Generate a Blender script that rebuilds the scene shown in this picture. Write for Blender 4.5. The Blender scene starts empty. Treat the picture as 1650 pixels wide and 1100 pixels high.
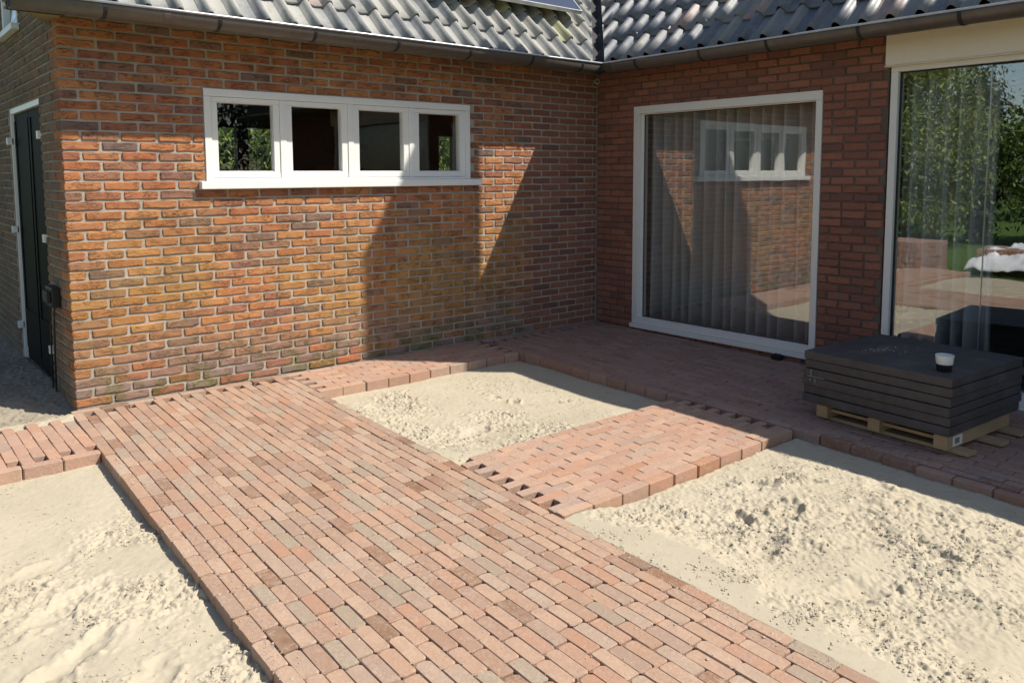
import bpy, bmesh, math, random
import numpy as np
from mathutils import Vector, Matrix

R = random.Random(7)
NR = np.random.RandomState(11)
scene = bpy.context.scene
COL = scene.collection

# ------------------------------------------------------------------ camera
CAM = np.array([-5.8046, -5.4825, 1.4638])
YAW, PIT, ROL, FPX, PX, PY = 0.8798, 0.0944, -0.0050, 1279.93, 802.71, 402.99
_fw = np.array([math.cos(PIT)*math.cos(YAW), math.cos(PIT)*math.sin(YAW), -math.sin(PIT)])
_rt = np.array([math.sin(YAW), -math.cos(YAW), 0.0]); _up = np.cross(_rt, _fw)
_r2 = math.cos(ROL)*_rt + math.sin(ROL)*_up; _u2 = -math.sin(ROL)*_rt + math.cos(ROL)*_up
cam_d = bpy.data.cameras.new('camera'); cam = bpy.data.objects.new('camera', cam_d); COL.objects.link(cam)
cam.matrix_world = Matrix(((_r2[0], _u2[0], -_fw[0], CAM[0]), (_r2[1], _u2[1], -_fw[1], CAM[1]),
                           (_r2[2], _u2[2], -_fw[2], CAM[2]), (0, 0, 0, 1)))
cam_d.sensor_fit = 'HORIZONTAL'; cam_d.sensor_width = 36.0; cam_d.lens = FPX/1650*36
cam_d.shift_x = (825-PX)/1650; cam_d.shift_y = (PY-550)/1650
cam_d.clip_start = 0.05; cam_d.clip_end = 600
scene.camera = cam

# ------------------------------------------------------------------ light
SUN = np.array([.560, -.575, .991]); SUN /= np.linalg.norm(SUN)
ELEV = math.asin(SUN[2]); AZ = math.atan2(SUN[0], SUN[1])
w = bpy.data.worlds.new('World'); scene.world = w; w.use_nodes = True
nt = w.node_tree
sky = nt.nodes.new('ShaderNodeTexSky'); sky.sky_type = 'NISHITA'; sky.sun_disc = False
sky.sun_elevation = ELEV; sky.sun_rotation = AZ; sky.air_density = 1.0; sky.dust_density = 1.0; sky.ozone_density = 1.0
bg = nt.nodes['Background']; bg.inputs['Strength'].default_value = 0.115
nt.links.new(sky.outputs[0], bg.inputs[0])
sd = bpy.data.lights.new('sun', 'SUN'); sd.energy = 5.0; sd.angle = math.radians(0.53); sd.color = (1.0, 0.955, 0.87)
so = bpy.data.objects.new('sun', sd); COL.objects.link(so)
so.rotation_euler = Vector(SUN).to_track_quat('Z', 'Y').to_euler(); so.location = (8, -8, 14)
scene.view_settings.view_transform = 'Standard'; scene.view_settings.look = 'None'
scene.view_settings.exposure = 0.45; scene.view_settings.gamma = 1.0; scene.view_settings.use_curve_mapping = False
scene.cycles.transparent_max_bounces = 24; scene.cycles.max_bounces = 10

# ------------------------------------------------------------------ helpers
SL = 0.015                       # the paving falls away from the house by 1.5 %
def gz(y): return SL*y
def pix(p):
    d = np.asarray(p, float)-CAM; z = d@_fw
    if z <= .05: return None
    return PX+FPX*(d@_r2)/z, PY-FPX*(d@_u2)/z, z
def score(p, size=1.0):          # how large a small piece at p shows in the photograph
    q = pix(p)
    if q is None: return 0
    x, y, z = q
    if x < -20 or x > 1670 or y < -20 or y > 1120: return 0
    return size/(z*z)

def mesh(name, v, f, mat=None, smooth=False):
    me = bpy.data.meshes.new(name); me.from_pydata([tuple(a) for a in v], [], f); me.update()
    if mat: me.materials.append(mat)
    if smooth: me.polygons.foreach_set('use_smooth', [True]*len(me.polygons))
    return me
def link(name, me, parent=None, loc=(0, 0, 0), rot=(0, 0, 0), scl=None):
    o = bpy.data.objects.new(name, me); COL.objects.link(o)
    o.location = loc; o.rotation_euler = rot
    if scl: o.scale = scl
    if parent: o.parent = parent
    return o
def tag(o, label, cat, group=None, kind=None):
    o['label'] = label; o['category'] = cat
    if group: o['group'] = group
    if kind: o['kind'] = kind
    return o
def thing(name, label, cat, loc=(0, 0, 0), rz=0, group=None):
    return tag(link(name, None, None, loc, (0, 0, rz)), label, cat, group)

class MB:
    def __init__(s): s.v = []; s.f = []
    def add(s, v, f):
        o = len(s.v); s.v += [tuple(a) for a in v]; s.f += [tuple(i+o for i in q) for q in f]; return s
    def box(s, a, b, bev=0.0):
        x0, x1 = sorted((a[0], b[0])); y0, y1 = sorted((a[1], b[1])); z0, z1 = sorted((a[2], b[2]))
        if bev <= 0:
            v = [(x0,y0,z0),(x1,y0,z0),(x1,y1,z0),(x0,y1,z0),(x0,y0,z1),(x1,y0,z1),(x1,y1,z1),(x0,y1,z1)]
            return s.add(v, [(0,3,2,1),(4,5,6,7),(0,1,5,4),(1,2,6,5),(2,3,7,6),(3,0,4,7)])
        bm = bmesh.new(); bmesh.ops.create_cube(bm, size=1)
        for q in bm.verts: q.co = Vector(((x0+x1)/2+q.co.x*(x1-x0), (y0+y1)/2+q.co.y*(y1-y0), (z0+z1)/2+q.co.z*(z1-z0)))
        bmesh.ops.bevel(bm, geom=bm.edges[:], offset=bev, segments=2, affect='EDGES', profile=.6)
        bm.verts.index_update()
        s.add([q.co for q in bm.verts], [[q.index for q in fc.verts] for fc in bm.faces]); bm.free(); return s
    def poly(s, pts): return s.add(pts, [tuple(range(len(pts)))])
    def tube(s, pts, r, n=8, cap=True):
        pts = [Vector(p) for p in pts]; v = []; f = []
        for i, p in enumerate(pts):
            t = (pts[min(i+1, len(pts)-1)]-pts[max(i-1, 0)]).normalized()
            a = t.cross(Vector((0, 0, 1)))
            if a.length < .05: a = t.cross(Vector((0, 1, 0)))
            a.normalize(); b = t.cross(a)
            rr = r[i] if isinstance(r, (list, tuple)) else r
            for k in range(n):
                q = 2*math.pi*k/n; v.append(p+a*math.cos(q)*rr+b*math.sin(q)*rr)
        for i in range(len(pts)-1):
            for k in range(n): f.append((i*n+k, i*n+(k+1) % n, (i+1)*n+(k+1) % n, (i+1)*n+k))
        if cap: f += [tuple(range(n-1, -1, -1)), tuple(range((len(pts)-1)*n, len(pts)*n))]
        return s.add(v, f)
    def lathe(s, prof, n=28, c=(0, 0, 0)):
        v = []; f = []
        for (r, z) in prof:
            for k in range(n): v.append((c[0]+r*math.cos(2*math.pi*k/n), c[1]+r*math.sin(2*math.pi*k/n), c[2]+z))
        for i in range(len(prof)-1):
            for k in range(n): f.append((i*n+k, i*n+(k+1) % n, (i+1)*n+(k+1) % n, (i+1)*n+k))
        return s.add(v, f)
    def build(s, name, mat, parent=None, smooth=False):
        return link(name, mesh(name, s.v, s.f, mat, smooth), parent)

# ------------------------------------------------------------------ materials
class NB:
    def __init__(s, name):
        s.m = bpy.data.materials.new(name); s.m.use_nodes = True; s.t = s.m.node_tree
        s.p = s.t.nodes['Principled BSDF']; s.out = s.t.nodes['Material Output']
    def n(s, typ, **kw):
        q = s.t.nodes.new(typ)
        for k, v in kw.items():
            if k.startswith('i_'): q.inputs[k[2:].replace('_', ' ')].default_value = v
            else: setattr(q, k, v)
        return q
    def l(s, a, b): s.t.links.new(a, b)
    def noise(s, scale, det=4, rough=.6, vec=None, dist=0):
        q = s.n('ShaderNodeTexNoise'); q.inputs['Scale'].default_value = scale; q.inputs['Detail'].default_value = det
        q.inputs['Roughness'].default_value = rough; q.inputs['Distortion'].default_value = dist
        if vec is not None: s.l(vec, q.inputs['Vector'])
        return q.outputs['Fac']
    def pos(s): return s.n('ShaderNodeNewGeometry').outputs['Position']
    def obj(s): return s.n('ShaderNodeTexCoord').outputs['Object']
    def mapv(s, vec, sc):
        q = s.n('ShaderNodeMapping'); q.inputs['Scale'].default_value = sc; s.l(vec, q.inputs['Vector']); return q.outputs[0]
    def ramp(s, fac, stops, interp='LINEAR'):
        q = s.n('ShaderNodeValToRGB'); q.color_ramp.interpolation = interp
        e = q.color_ramp.elements
        while len(e) < len(stops): e.new(.5)
        for i, (p, c) in enumerate(stops): e[i].position = p; e[i].color = (*c, 1) if len(c) == 3 else c
        s.l(fac, q.inputs[0]); return q.outputs[0]
    def mr(s, v, a, b, c=0., d=1.):
        q = s.n('ShaderNodeMapRange'); q.inputs[1].default_value = a; q.inputs[2].default_value = b
        q.inputs[3].default_value = c; q.inputs[4].default_value = d; s.l(v, q.inputs[0]); return q.outputs[0]
    def math(s, op, a, b=None):
        q = s.n('ShaderNodeMath', operation=op)
        for i, x in enumerate((a, b)):
            if x is None: continue
            if isinstance(x, (int, float)): q.inputs[i].default_value = x
            else: s.l(x, q.inputs[i])
        return q.outputs[0]
    def mix(s, fac, a, b, blend='MIX'):
        q = s.n('ShaderNodeMix', data_type='RGBA', blend_type=blend)
        if isinstance(fac, (int, float)): q.inputs[0].default_value = fac
        else: s.l(fac, q.inputs[0])
        for i, x in ((6, a), (7, b)):
            if isinstance(x, tuple): q.inputs[i].default_value = (*x, 1)
            else: s.l(x, q.inputs[i])
        return q.outputs[2]
    def piece(s):               # one random number for each separate piece, loose object or island of a joined mesh
        a = s.n('ShaderNodeObjectInfo').outputs['Random']; b = s.n('ShaderNodeNewGeometry').outputs['Random Per Island']
        return s.math('FRACT', s.math('ADD', a, b))
    def white(s, x, k):
        q = s.n('ShaderNodeTexWhiteNoise', noise_dimensions='1D'); s.l(s.math('MULTIPLY', x, k), q.inputs['W']); return q.outputs['Value']
    def bump(s, h, st=.4, d=.01):
        q = s.n('ShaderNodeBump'); q.inputs['Strength'].default_value = st; q.inputs['Distance'].default_value = d
        s.l(h, q.inputs['Height']); s.l(q.outputs[0], s.p.inputs['Normal'])
    def col(s, c):
        if isinstance(c, tuple): s.p.inputs['Base Color'].default_value = (*c, 1)
        else: s.l(c, s.p.inputs['Base Color'])
    def rough(s, r, spec=.4, metal=0):
        if isinstance(r, (int, float)): s.p.inputs['Roughness'].default_value = r
        else: s.l(r, s.p.inputs['Roughness'])
        s.p.inputs['Specular IOR Level'].default_value = spec; s.p.inputs['Metallic'].default_value = metal
        return s.m

def mat_old_brick(name, dull):
    b = NB(name); r = b.piece(); P = b.pos()
    c = b.ramp(r, [(0, (.46, .165, .075)), (.15, (.52, .205, .085)), (.28, (.38, .15, .085)), (.40, (.55, .225, .09)), (.52, (.31, .155, .11)),
                   (.60, (.48, .20, .09)), (.70, (.40, .185, .11)), (.80, (.56, .25, .105)), (.89, (.25, .155, .125)), (.93, (.47, .18, .09)), (.975, (.20, .135, .12))], 'CONSTANT')
    sep = b.n('ShaderNodeSeparateXYZ'); b.l(P, sep.inputs[0])
    big = b.noise(1.3, 3, .6, P); mid = b.noise(14, 4, .65, P); fine = b.noise(90, 4, .7, P)
    streak = b.noise(1.0, 4, .65, b.mapv(P, (18, 18, 75)), 1.2)
    c = b.mix(b.mr(mid, .45, .75, 0, .5), c, (.36, .19, .115))
    c = b.mix(b.mr(streak, .52, .66, 0, .8), c, (.17, .10, .07))
    # ochre and green weathering over the lower half, moss and damp grey along the foot of the wall
    hgt = sep.outputs[2]
    och = b.math('MULTIPLY', b.mr(big, .36, .56), b.math('MULTIPLY', b.mr(hgt, 1.45, .75), b.mr(hgt, .1, .4)))
    c = b.mix(b.math('MULTIPLY', och, .62), c, (.43, .255, .075))
    foot = b.math('MULTIPLY', b.mr(hgt, .48, .10), b.mr(b.white(r, 91.7), .15, .5))
    c = b.mix(b.math('MULTIPLY', foot, .8), c, (.25, .205, .18))
    moss = b.math('MULTIPLY', b.mr(hgt, .32, .06), b.mr(b.noise(4.5, 4, .7, P), .45, .6))
    c = b.mix(b.math('MULTIPLY', moss, .7), c, (.20, .19, .05))
    c = b.mix(b.mr(fine, .62, .78, 0, .35), c, (.55, .42, .32))
    cn = b.noise(1.0, 3, .6, b.mapv(P, (13, 13, 48)), 1.6)
    crack = b.math('MULTIPLY', b.mr(b.math('ABSOLUTE', b.math('SUBTRACT', cn, .5)), .0, .028, 1., 0.), b.mr(b.noise(9, 2, .5, P), .46, .56))
    c = b.mix(b.math('MULTIPLY', crack, .6), c, (.10, .06, .045))
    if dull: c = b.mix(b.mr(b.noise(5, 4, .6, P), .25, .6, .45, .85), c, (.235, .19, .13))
    b.col(c)
    crease = b.noise(1.0, 5, .72, b.mapv(P, (28, 28, 95)), 2.0)
    b.bump(b.math('SUBTRACT', b.math('ADD', b.math('MULTIPLY', crease, 1.0), b.math('MULTIPLY', fine, .35)), b.math('MULTIPLY', crack, 1.2)), .8, .012)
    return b.rough(.9, .2)
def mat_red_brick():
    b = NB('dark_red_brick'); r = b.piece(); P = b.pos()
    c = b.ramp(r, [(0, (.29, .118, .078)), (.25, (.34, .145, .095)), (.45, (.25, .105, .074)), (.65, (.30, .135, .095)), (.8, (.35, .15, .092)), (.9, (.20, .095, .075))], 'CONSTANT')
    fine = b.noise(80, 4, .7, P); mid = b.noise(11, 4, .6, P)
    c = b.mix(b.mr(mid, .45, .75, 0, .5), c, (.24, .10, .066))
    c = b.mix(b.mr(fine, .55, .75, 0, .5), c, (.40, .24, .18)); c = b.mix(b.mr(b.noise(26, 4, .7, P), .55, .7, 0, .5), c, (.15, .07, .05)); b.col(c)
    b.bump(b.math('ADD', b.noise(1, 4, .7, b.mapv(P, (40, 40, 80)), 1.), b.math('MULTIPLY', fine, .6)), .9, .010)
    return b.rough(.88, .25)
def mat_mortar(name, c1, c2):
    b = NB(name); P = b.pos(); n = b.noise(60, 5, .75, P); g = b.noise(3, 3, .6, P)
    b.col(b.mix(b.mr(g, .35, .7), b.mix(n, c1, c2), tuple(x*.8 for x in c2))); b.bump(n, .8, .008); return b.rough(.95, .1)
def mat_paver(name, stops, dusty=.52):
    b = NB(name); r = b.piece(); P = b.pos(); r2 = b.white(r, 57.3)
    c = b.ramp(r, stops, 'CONSTANT')
    fine = b.noise(70, 5, .75, P); mid = b.noise(16, 4, .65, P); big = b.noise(1.6, 3, .6, P)
    c = b.mix(b.mr(mid, .42, .62, 0, .45), c, (.30, .205, .155)); c = b.mix(b.mr(b.noise(34, 4, .7, P), .55, .72, 0, .45), c, (.46, .36, .285))
    dust = b.math('MULTIPLY', b.mr(fine, .42, .66), b.math('MULTIPLY', b.mr(big, .3, .65, .35, 1.), b.mr(r2, .15, .5, .1, 1.)))
    c = b.mix(b.math('MULTIPLY', dust, dusty), c, (.47, .385, .30)); b.col(c)
    b.bump(b.math('ADD', fine, b.math('MULTIPLY', mid, .6)), .55, .006); return b.rough(.9, .2)
def mat_sand(name, a, bb, cc, bs=1.0):
    b = NB(name); P = b.pos(); f = b.noise(220, 5, .8, P); m = b.noise(24, 5, .7, P); g = b.noise(2.2, 4, .6, P)
    c = b.mix(b.mr(g, .35, .65), a, bb); c = b.mix(b.mr(m, .52, .75, 0, .5), c, cc); c = b.mix(b.mr(f, .60, .72, 0, .35), c, cc); b.col(c)
    b.bump(b.math('ADD', b.math('MULTIPLY', f, .3), b.math('MULTIPLY', m, .7)), .4*bs, .008); return b.rough(.97, .1)
def mat_tile(name, cols, lich, ro=.75, sp=.4):
    b = NB(name); r = b.piece(); P = b.pos()
    c = b.ramp(r, cols, 'CONSTANT'); m = b.noise(9, 4, .65, P); f = b.noise(60, 4, .75, P)
    c = b.mix(b.mr(m, .42, .7, 0, .6), c, lich); c = b.mix(b.mr(f, .62, .7, 0, .75), c, (.62, .60, .52))
    c = b.mix(b.mr(b.noise(30, 3, .6, P), .6, .72, 0, .5), c, (.12, .12, .115)); b.col(c)
    b.bump(f, .4, .003); return b.rough(ro, sp)
def mat_paint(name, c, rough=.4, dirt=.25):
    b = NB(name); P = b.pos(); n = b.noise(7, 4, .65, P); s = b.noise(1, 4, .7, b.mapv(P, (30, 30, 3)))
    k = b.mix(b.mr(n, .5, .75, 0, dirt), c, tuple(x*.72 for x in c)); k = b.mix(b.mr(s, .58, .75, 0, dirt), k, tuple(x*.65 for x in c))
    b.col(k); b.bump(b.noise(120, 3, .6, P), .12, .002); return b.rough(rough, .45)
def mat_zinc(name, c, metal=.6):
    b = NB(name); P = b.pos(); n = b.noise(5, 5, .7, P); s = b.noise(1, 4, .7, b.mapv(P, (25, 25, 4)))
    k = b.mix(n, c, tuple(x*.6 for x in c)); k = b.mix(b.mr(s, .5, .75, 0, .5), k, tuple(x*.5 for x in c)); b.col(k)
    b.bump(b.noise(40, 3, .6, P), .15, .003); return b.rough(b.mr(n, .3, .7, .38, .6), .5, metal)
def mat_glass(name, ior, tint=(1, 1, 1)):
    b = NB(name); t = b.t; t.nodes.remove(b.p)
    tr = b.n('ShaderNodeBsdfTransparent'); tr.inputs[0].default_value = (*tint, 1)
    gl = b.n('ShaderNodeBsdfGlossy'); gl.inputs['Roughness'].default_value = 0.0; gl.inputs[0].default_value = (1, 1, 1, 1)
    bp = b.n('ShaderNodeBump'); bp.inputs['Strength'].default_value = .035; bp.inputs['Distance'].default_value = .02
    b.l(b.noise(1.7, 2, .5, b.pos()), bp.inputs['Height']); b.l(bp.outputs[0], gl.inputs['Normal'])
    lw = b.n('ShaderNodeLayerWeight'); lw.inputs[0].default_value = .5; r0 = ((ior-1)/(ior+1))**2
    fr = b.math('ADD', b.math('MULTIPLY', b.math('POWER', lw.outputs['Facing'], 5.0), 1-r0), r0)      # Schlick, the same from both sides
    mx = b.n('ShaderNodeMixShader'); b.l(fr, mx.inputs[0]); b.l(tr.outputs[0], mx.inputs[1]); b.l(gl.outputs[0], mx.inputs[2])
    b.l(mx.outputs[0], b.out.inputs[0]); return b.m
def mat_wood(name, c, c2, ax=(3, 60, 60)):
    b = NB(name); P = b.obj(); n = b.noise(1, 4, .65, b.mapv(P, ax), .6); g = b.noise(6, 3, .6, P)
    b.col(b.mix(b.mr(g, .4, .7, 0, .4), b.mix(n, c, c2), tuple(x*.6 for x in c2))); b.bump(n, .3, .003); return b.rough(.75, .3)
def mat_fabric(name, c):
    b = NB(name); P = b.pos(); n = b.noise(1, 3, .6, b.mapv(P, (300, 300, 120))); b.col(b.mix(n, c, tuple(x*.8 for x in c))); b.bump(n, .2, .002)
    return b.rough(.95, .1)
def mat_leaf(name, stops):
    b = NB(name); r = b.n('ShaderNodeNewGeometry').outputs['Random Per Island']; g = b.noise(1.1, 3, .6, b.pos())
    c = b.ramp(b.math('FRACT', b.math('ADD', r, b.math('MULTIPLY', g, .35))), stops)
    b.col(c); b.p.inputs['Transmission Weight'].default_value = 0
    tl = b.n('ShaderNodeBsdfTranslucent'); b.l(c, tl.inputs[0]); mx = b.n('ShaderNodeMixShader'); mx.inputs[0].default_value = .35
    b.l(b.p.outputs[0], mx.inputs[1]); b.l(tl.outputs[0], mx.inputs[2]); b.l(mx.outputs[0], b.out.inputs[0])
    return b.rough(.55, .35)
def mat_slab():
    b = NB('charcoal_slab'); P = b.pos(); n = b.noise(20, 4, .65, P); f = b.noise(130, 4, .75, P); g = b.noise(5, 4, .7, P)
    c = b.mix(b.mr(n, .35, .7), (.074, .064, .062), (.046, .041, .041)); c = b.mix(b.mr(g, .52, .72, 0, .45), c, (.15, .14, .135)); c = b.mix(b.mr(f, .62, .72, 0, .5), c, (.20, .18, .16))
    b.col(c); b.bump(f, .6, .004); return b.rough(.62, .45)
def mat_plain(name, c, rough=.6, spec=.4, metal=0, var=.25, sc=12, bump=.15):
    b = NB(name); P = b.pos(); n = b.noise(sc, 4, .65, P); b.col(b.mix(b.mr(n, .35, .7), c, tuple(x*(1-var) for x in c)))
    b.bump(b.noise(sc*6, 3, .65, P), bump, .004); return b.rough(rough, spec, metal)

M = dict(
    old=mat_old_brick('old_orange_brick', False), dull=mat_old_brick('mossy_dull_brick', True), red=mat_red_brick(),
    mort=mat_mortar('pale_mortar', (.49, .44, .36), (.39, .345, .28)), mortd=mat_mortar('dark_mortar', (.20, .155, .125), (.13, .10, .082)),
    paver=mat_paver('tumbled_red_paver', [(0, (0.352, 0.214, 0.141)), (.12, (0.385, 0.239, 0.158)), (.27, (0.311, 0.187, 0.126)), (.40, (0.402, 0.262, 0.179)), (.52, (0.318, 0.212, 0.152)),
                   (.63, (0.299, 0.230, 0.164)), (.70, (0.360, 0.254, 0.182)), (.77, (0.370, 0.204, 0.130)), (.86, (0.235, 0.124, 0.072)), (.915, (0.385, 0.270, 0.191)), (.965, (0.210, 0.117, 0.069))]),
    newpaver=mat_paver('new_red_paver', [(0, (0.410, 0.240, 0.163)), (.2, (0.374, 0.217, 0.150)), (.4, (0.437, 0.268, 0.180)), (.6, (0.393, 0.245, 0.175)), (.8, (0.419, 0.227, 0.146)), (.92, (0.339, 0.236, 0.180)), (.96, (0.374, 0.185, 0.107))]),
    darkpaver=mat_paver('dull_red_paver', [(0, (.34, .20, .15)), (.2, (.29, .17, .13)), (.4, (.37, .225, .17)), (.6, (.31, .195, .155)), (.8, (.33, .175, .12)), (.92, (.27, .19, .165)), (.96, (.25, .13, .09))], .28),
    sand=mat_sand('pale_sand', (.445, .385, .285), (.405, .35, .255), (.33, .28, .20)),
    shade_sand=mat_sand('shade_toned_sand', (.31, .265, .20), (.25, .215, .165), (.17, .145, .11)), bed=mat_sand('bedding_sand', (.20, .16, .12), (.16, .13, .10), (.10, .08, .06)),
    tileA=mat_tile('weathered_grey_tile', [(0, (.25, .245, .23)), (.3, (.32, .31, .285)), (.55, (.21, .21, .21)), (.75, (.34, .325, .29)), (.93, (.38, .30, .26)), (.97, (.40, .39, .22))], (.38, .37, .32)),
    tileB=mat_tile('dark_slate_tile', [(0, (.13, .135, .15)), (.3, (.19, .185, .18)), (.55, (.10, .105, .125)), (.8, (.21, .205, .19)), (.93, (.33, .235, .20))], (.19, .19, .18), .5, .6),
    white=mat_paint('white_gloss_paint', (.80, .79, .74), .35, .2), cream=mat_paint('cream_paint', (.78, .68, .55), .4, .15), offwhite=mat_paint('offwhite_plastic', (.74, .71, .66), .3, .12),
    zinc=mat_zinc('aged_zinc', (.16, .135, .115), .35), zincrim=mat_zinc('bright_zinc_rim', (.62, .63, .65), .75),
    glassA=mat_glass('old_window_glass', 1.5), glassB=mat_glass('double_glazing', 2.4, (.93, .95, .95)),
    curtain=mat_fabric('grey_curtain', (.50, .50, .485)), inner=mat_plain('dim_interior', (.14, .12, .10), .8), lead=mat_plain('lead_valley', (.03, .03, .032), .7, .3),
    felt=mat_plain('roof_felt', (.02, .02, .02), .9, .1), slab=mat_slab(),
    black=mat_plain('black_plastic', (.012, .012, .013), .5, .4), door=mat_plain('black_door_paint', (.006, .007, .007), .6, .06, 0, .2, 5, .03),
    pine=mat_wood('pale_pine', (.46, .33, .19), (.36, .25, .14)), soffit=mat_wood('olive_soffit', (.26, .22, .11), (.19, .16, .08)),
    cell=mat_plain('solar_cell', (.045, .055, .085), .18, .6, 0, .2, 3, .02), alu=mat_plain('aluminium', (.72, .72, .70), .3, .5, .7, .1),
    grass=mat_plain('lawn_grass', (.10, .17, .035), .85, .2, 0, .45, 30, .8), earth=mat_plain('garden_ground', (.09, .12, .04), .95, .1, 0, .5, 3, .6),
    tarp=mat_plain('white_plastic_sheet', (.80, .82, .85), .3, .5, 0, .08, 4, .2), grime=mat_plain('cup_dregs', (.23, .28, .17), .6, .3),
    cupw=mat_plain('cup_white', (.72, .72, .66), .4, .4, 0, .1, 20, .05), cupb=mat_plain('cup_black', (.02, .02, .02), .35, .5),
    bark=mat_plain('bark', (.11, .085, .06), .9, .2, 0, .4, 20, .8), chalk=mat_plain('chalk', (.45, .43, .40), .95, .1),
    paper=mat_plain('paper', (.72, .70, .66), .8, .2, 0, .08), ink=mat_plain('ink', (.08, .08, .09), .8, .2), blueglass=mat_plain('pale_blind', (.42, .50, .58), .5, .4),
    leafy=mat_leaf('yellow_green_leaf', [(0, (.10, .15, .03)), (.4, (.22, .28, .05)), (.75, (.34, .38, .09)), (1, (.45, .45, .15))]),
    leafm=mat_leaf('mid_green_leaf', [(0, (.05, .10, .02)), (.5, (.12, .20, .035)), (1, (.21, .29, .06))]),
    leafd=mat_leaf('dark_conifer_leaf', [(0, (.012, .028, .012)), (.6, (.025, .05, .02)), (1, (.05, .08, .03))]),
    hedge=mat_leaf('thuja_hedge_leaf', [(0, (.045, .085, .015)), (.5, (.11, .18, .03)), (1, (.24, .30, .06))]),
)

# ------------------------------------------------------------------ noise for the loose sand
_TAB = {}
def vnoise(X, Y, seed):
    if seed not in _TAB: _TAB[seed] = np.random.RandomState(seed).rand(256, 256)
    T = _TAB[seed]
    xi = np.floor(X).astype(int); yi = np.floor(Y).astype(int); fx = X-xi; fy = Y-yi
    fx = fx*fx*(3-2*fx); fy = fy*fy*(3-2*fy)
    a = T[xi % 256, yi % 256]; b = T[(xi+1) % 256, yi % 256]; c = T[xi % 256, (yi+1) % 256]; d = T[(xi+1) % 256, (yi+1) % 256]
    return (a*(1-fx)+b*fx)*(1-fy)+(c*(1-fx)+d*fx)*fy
def fbm(X, Y, sc, octv, seed, gain=.5):
    h = 0; a = 1.; s = 0
    for k in range(octv): h = h+a*vnoise(X*sc*2.03**k+13.7*k, Y*sc*2.03**k+7.1*k, seed+k); s += a; a *= gain
    return h/s
def ss(x, a, b):
    t = np.clip((x-a)/(b-a), 0, 1); return t*t*(3-2*t)

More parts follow.
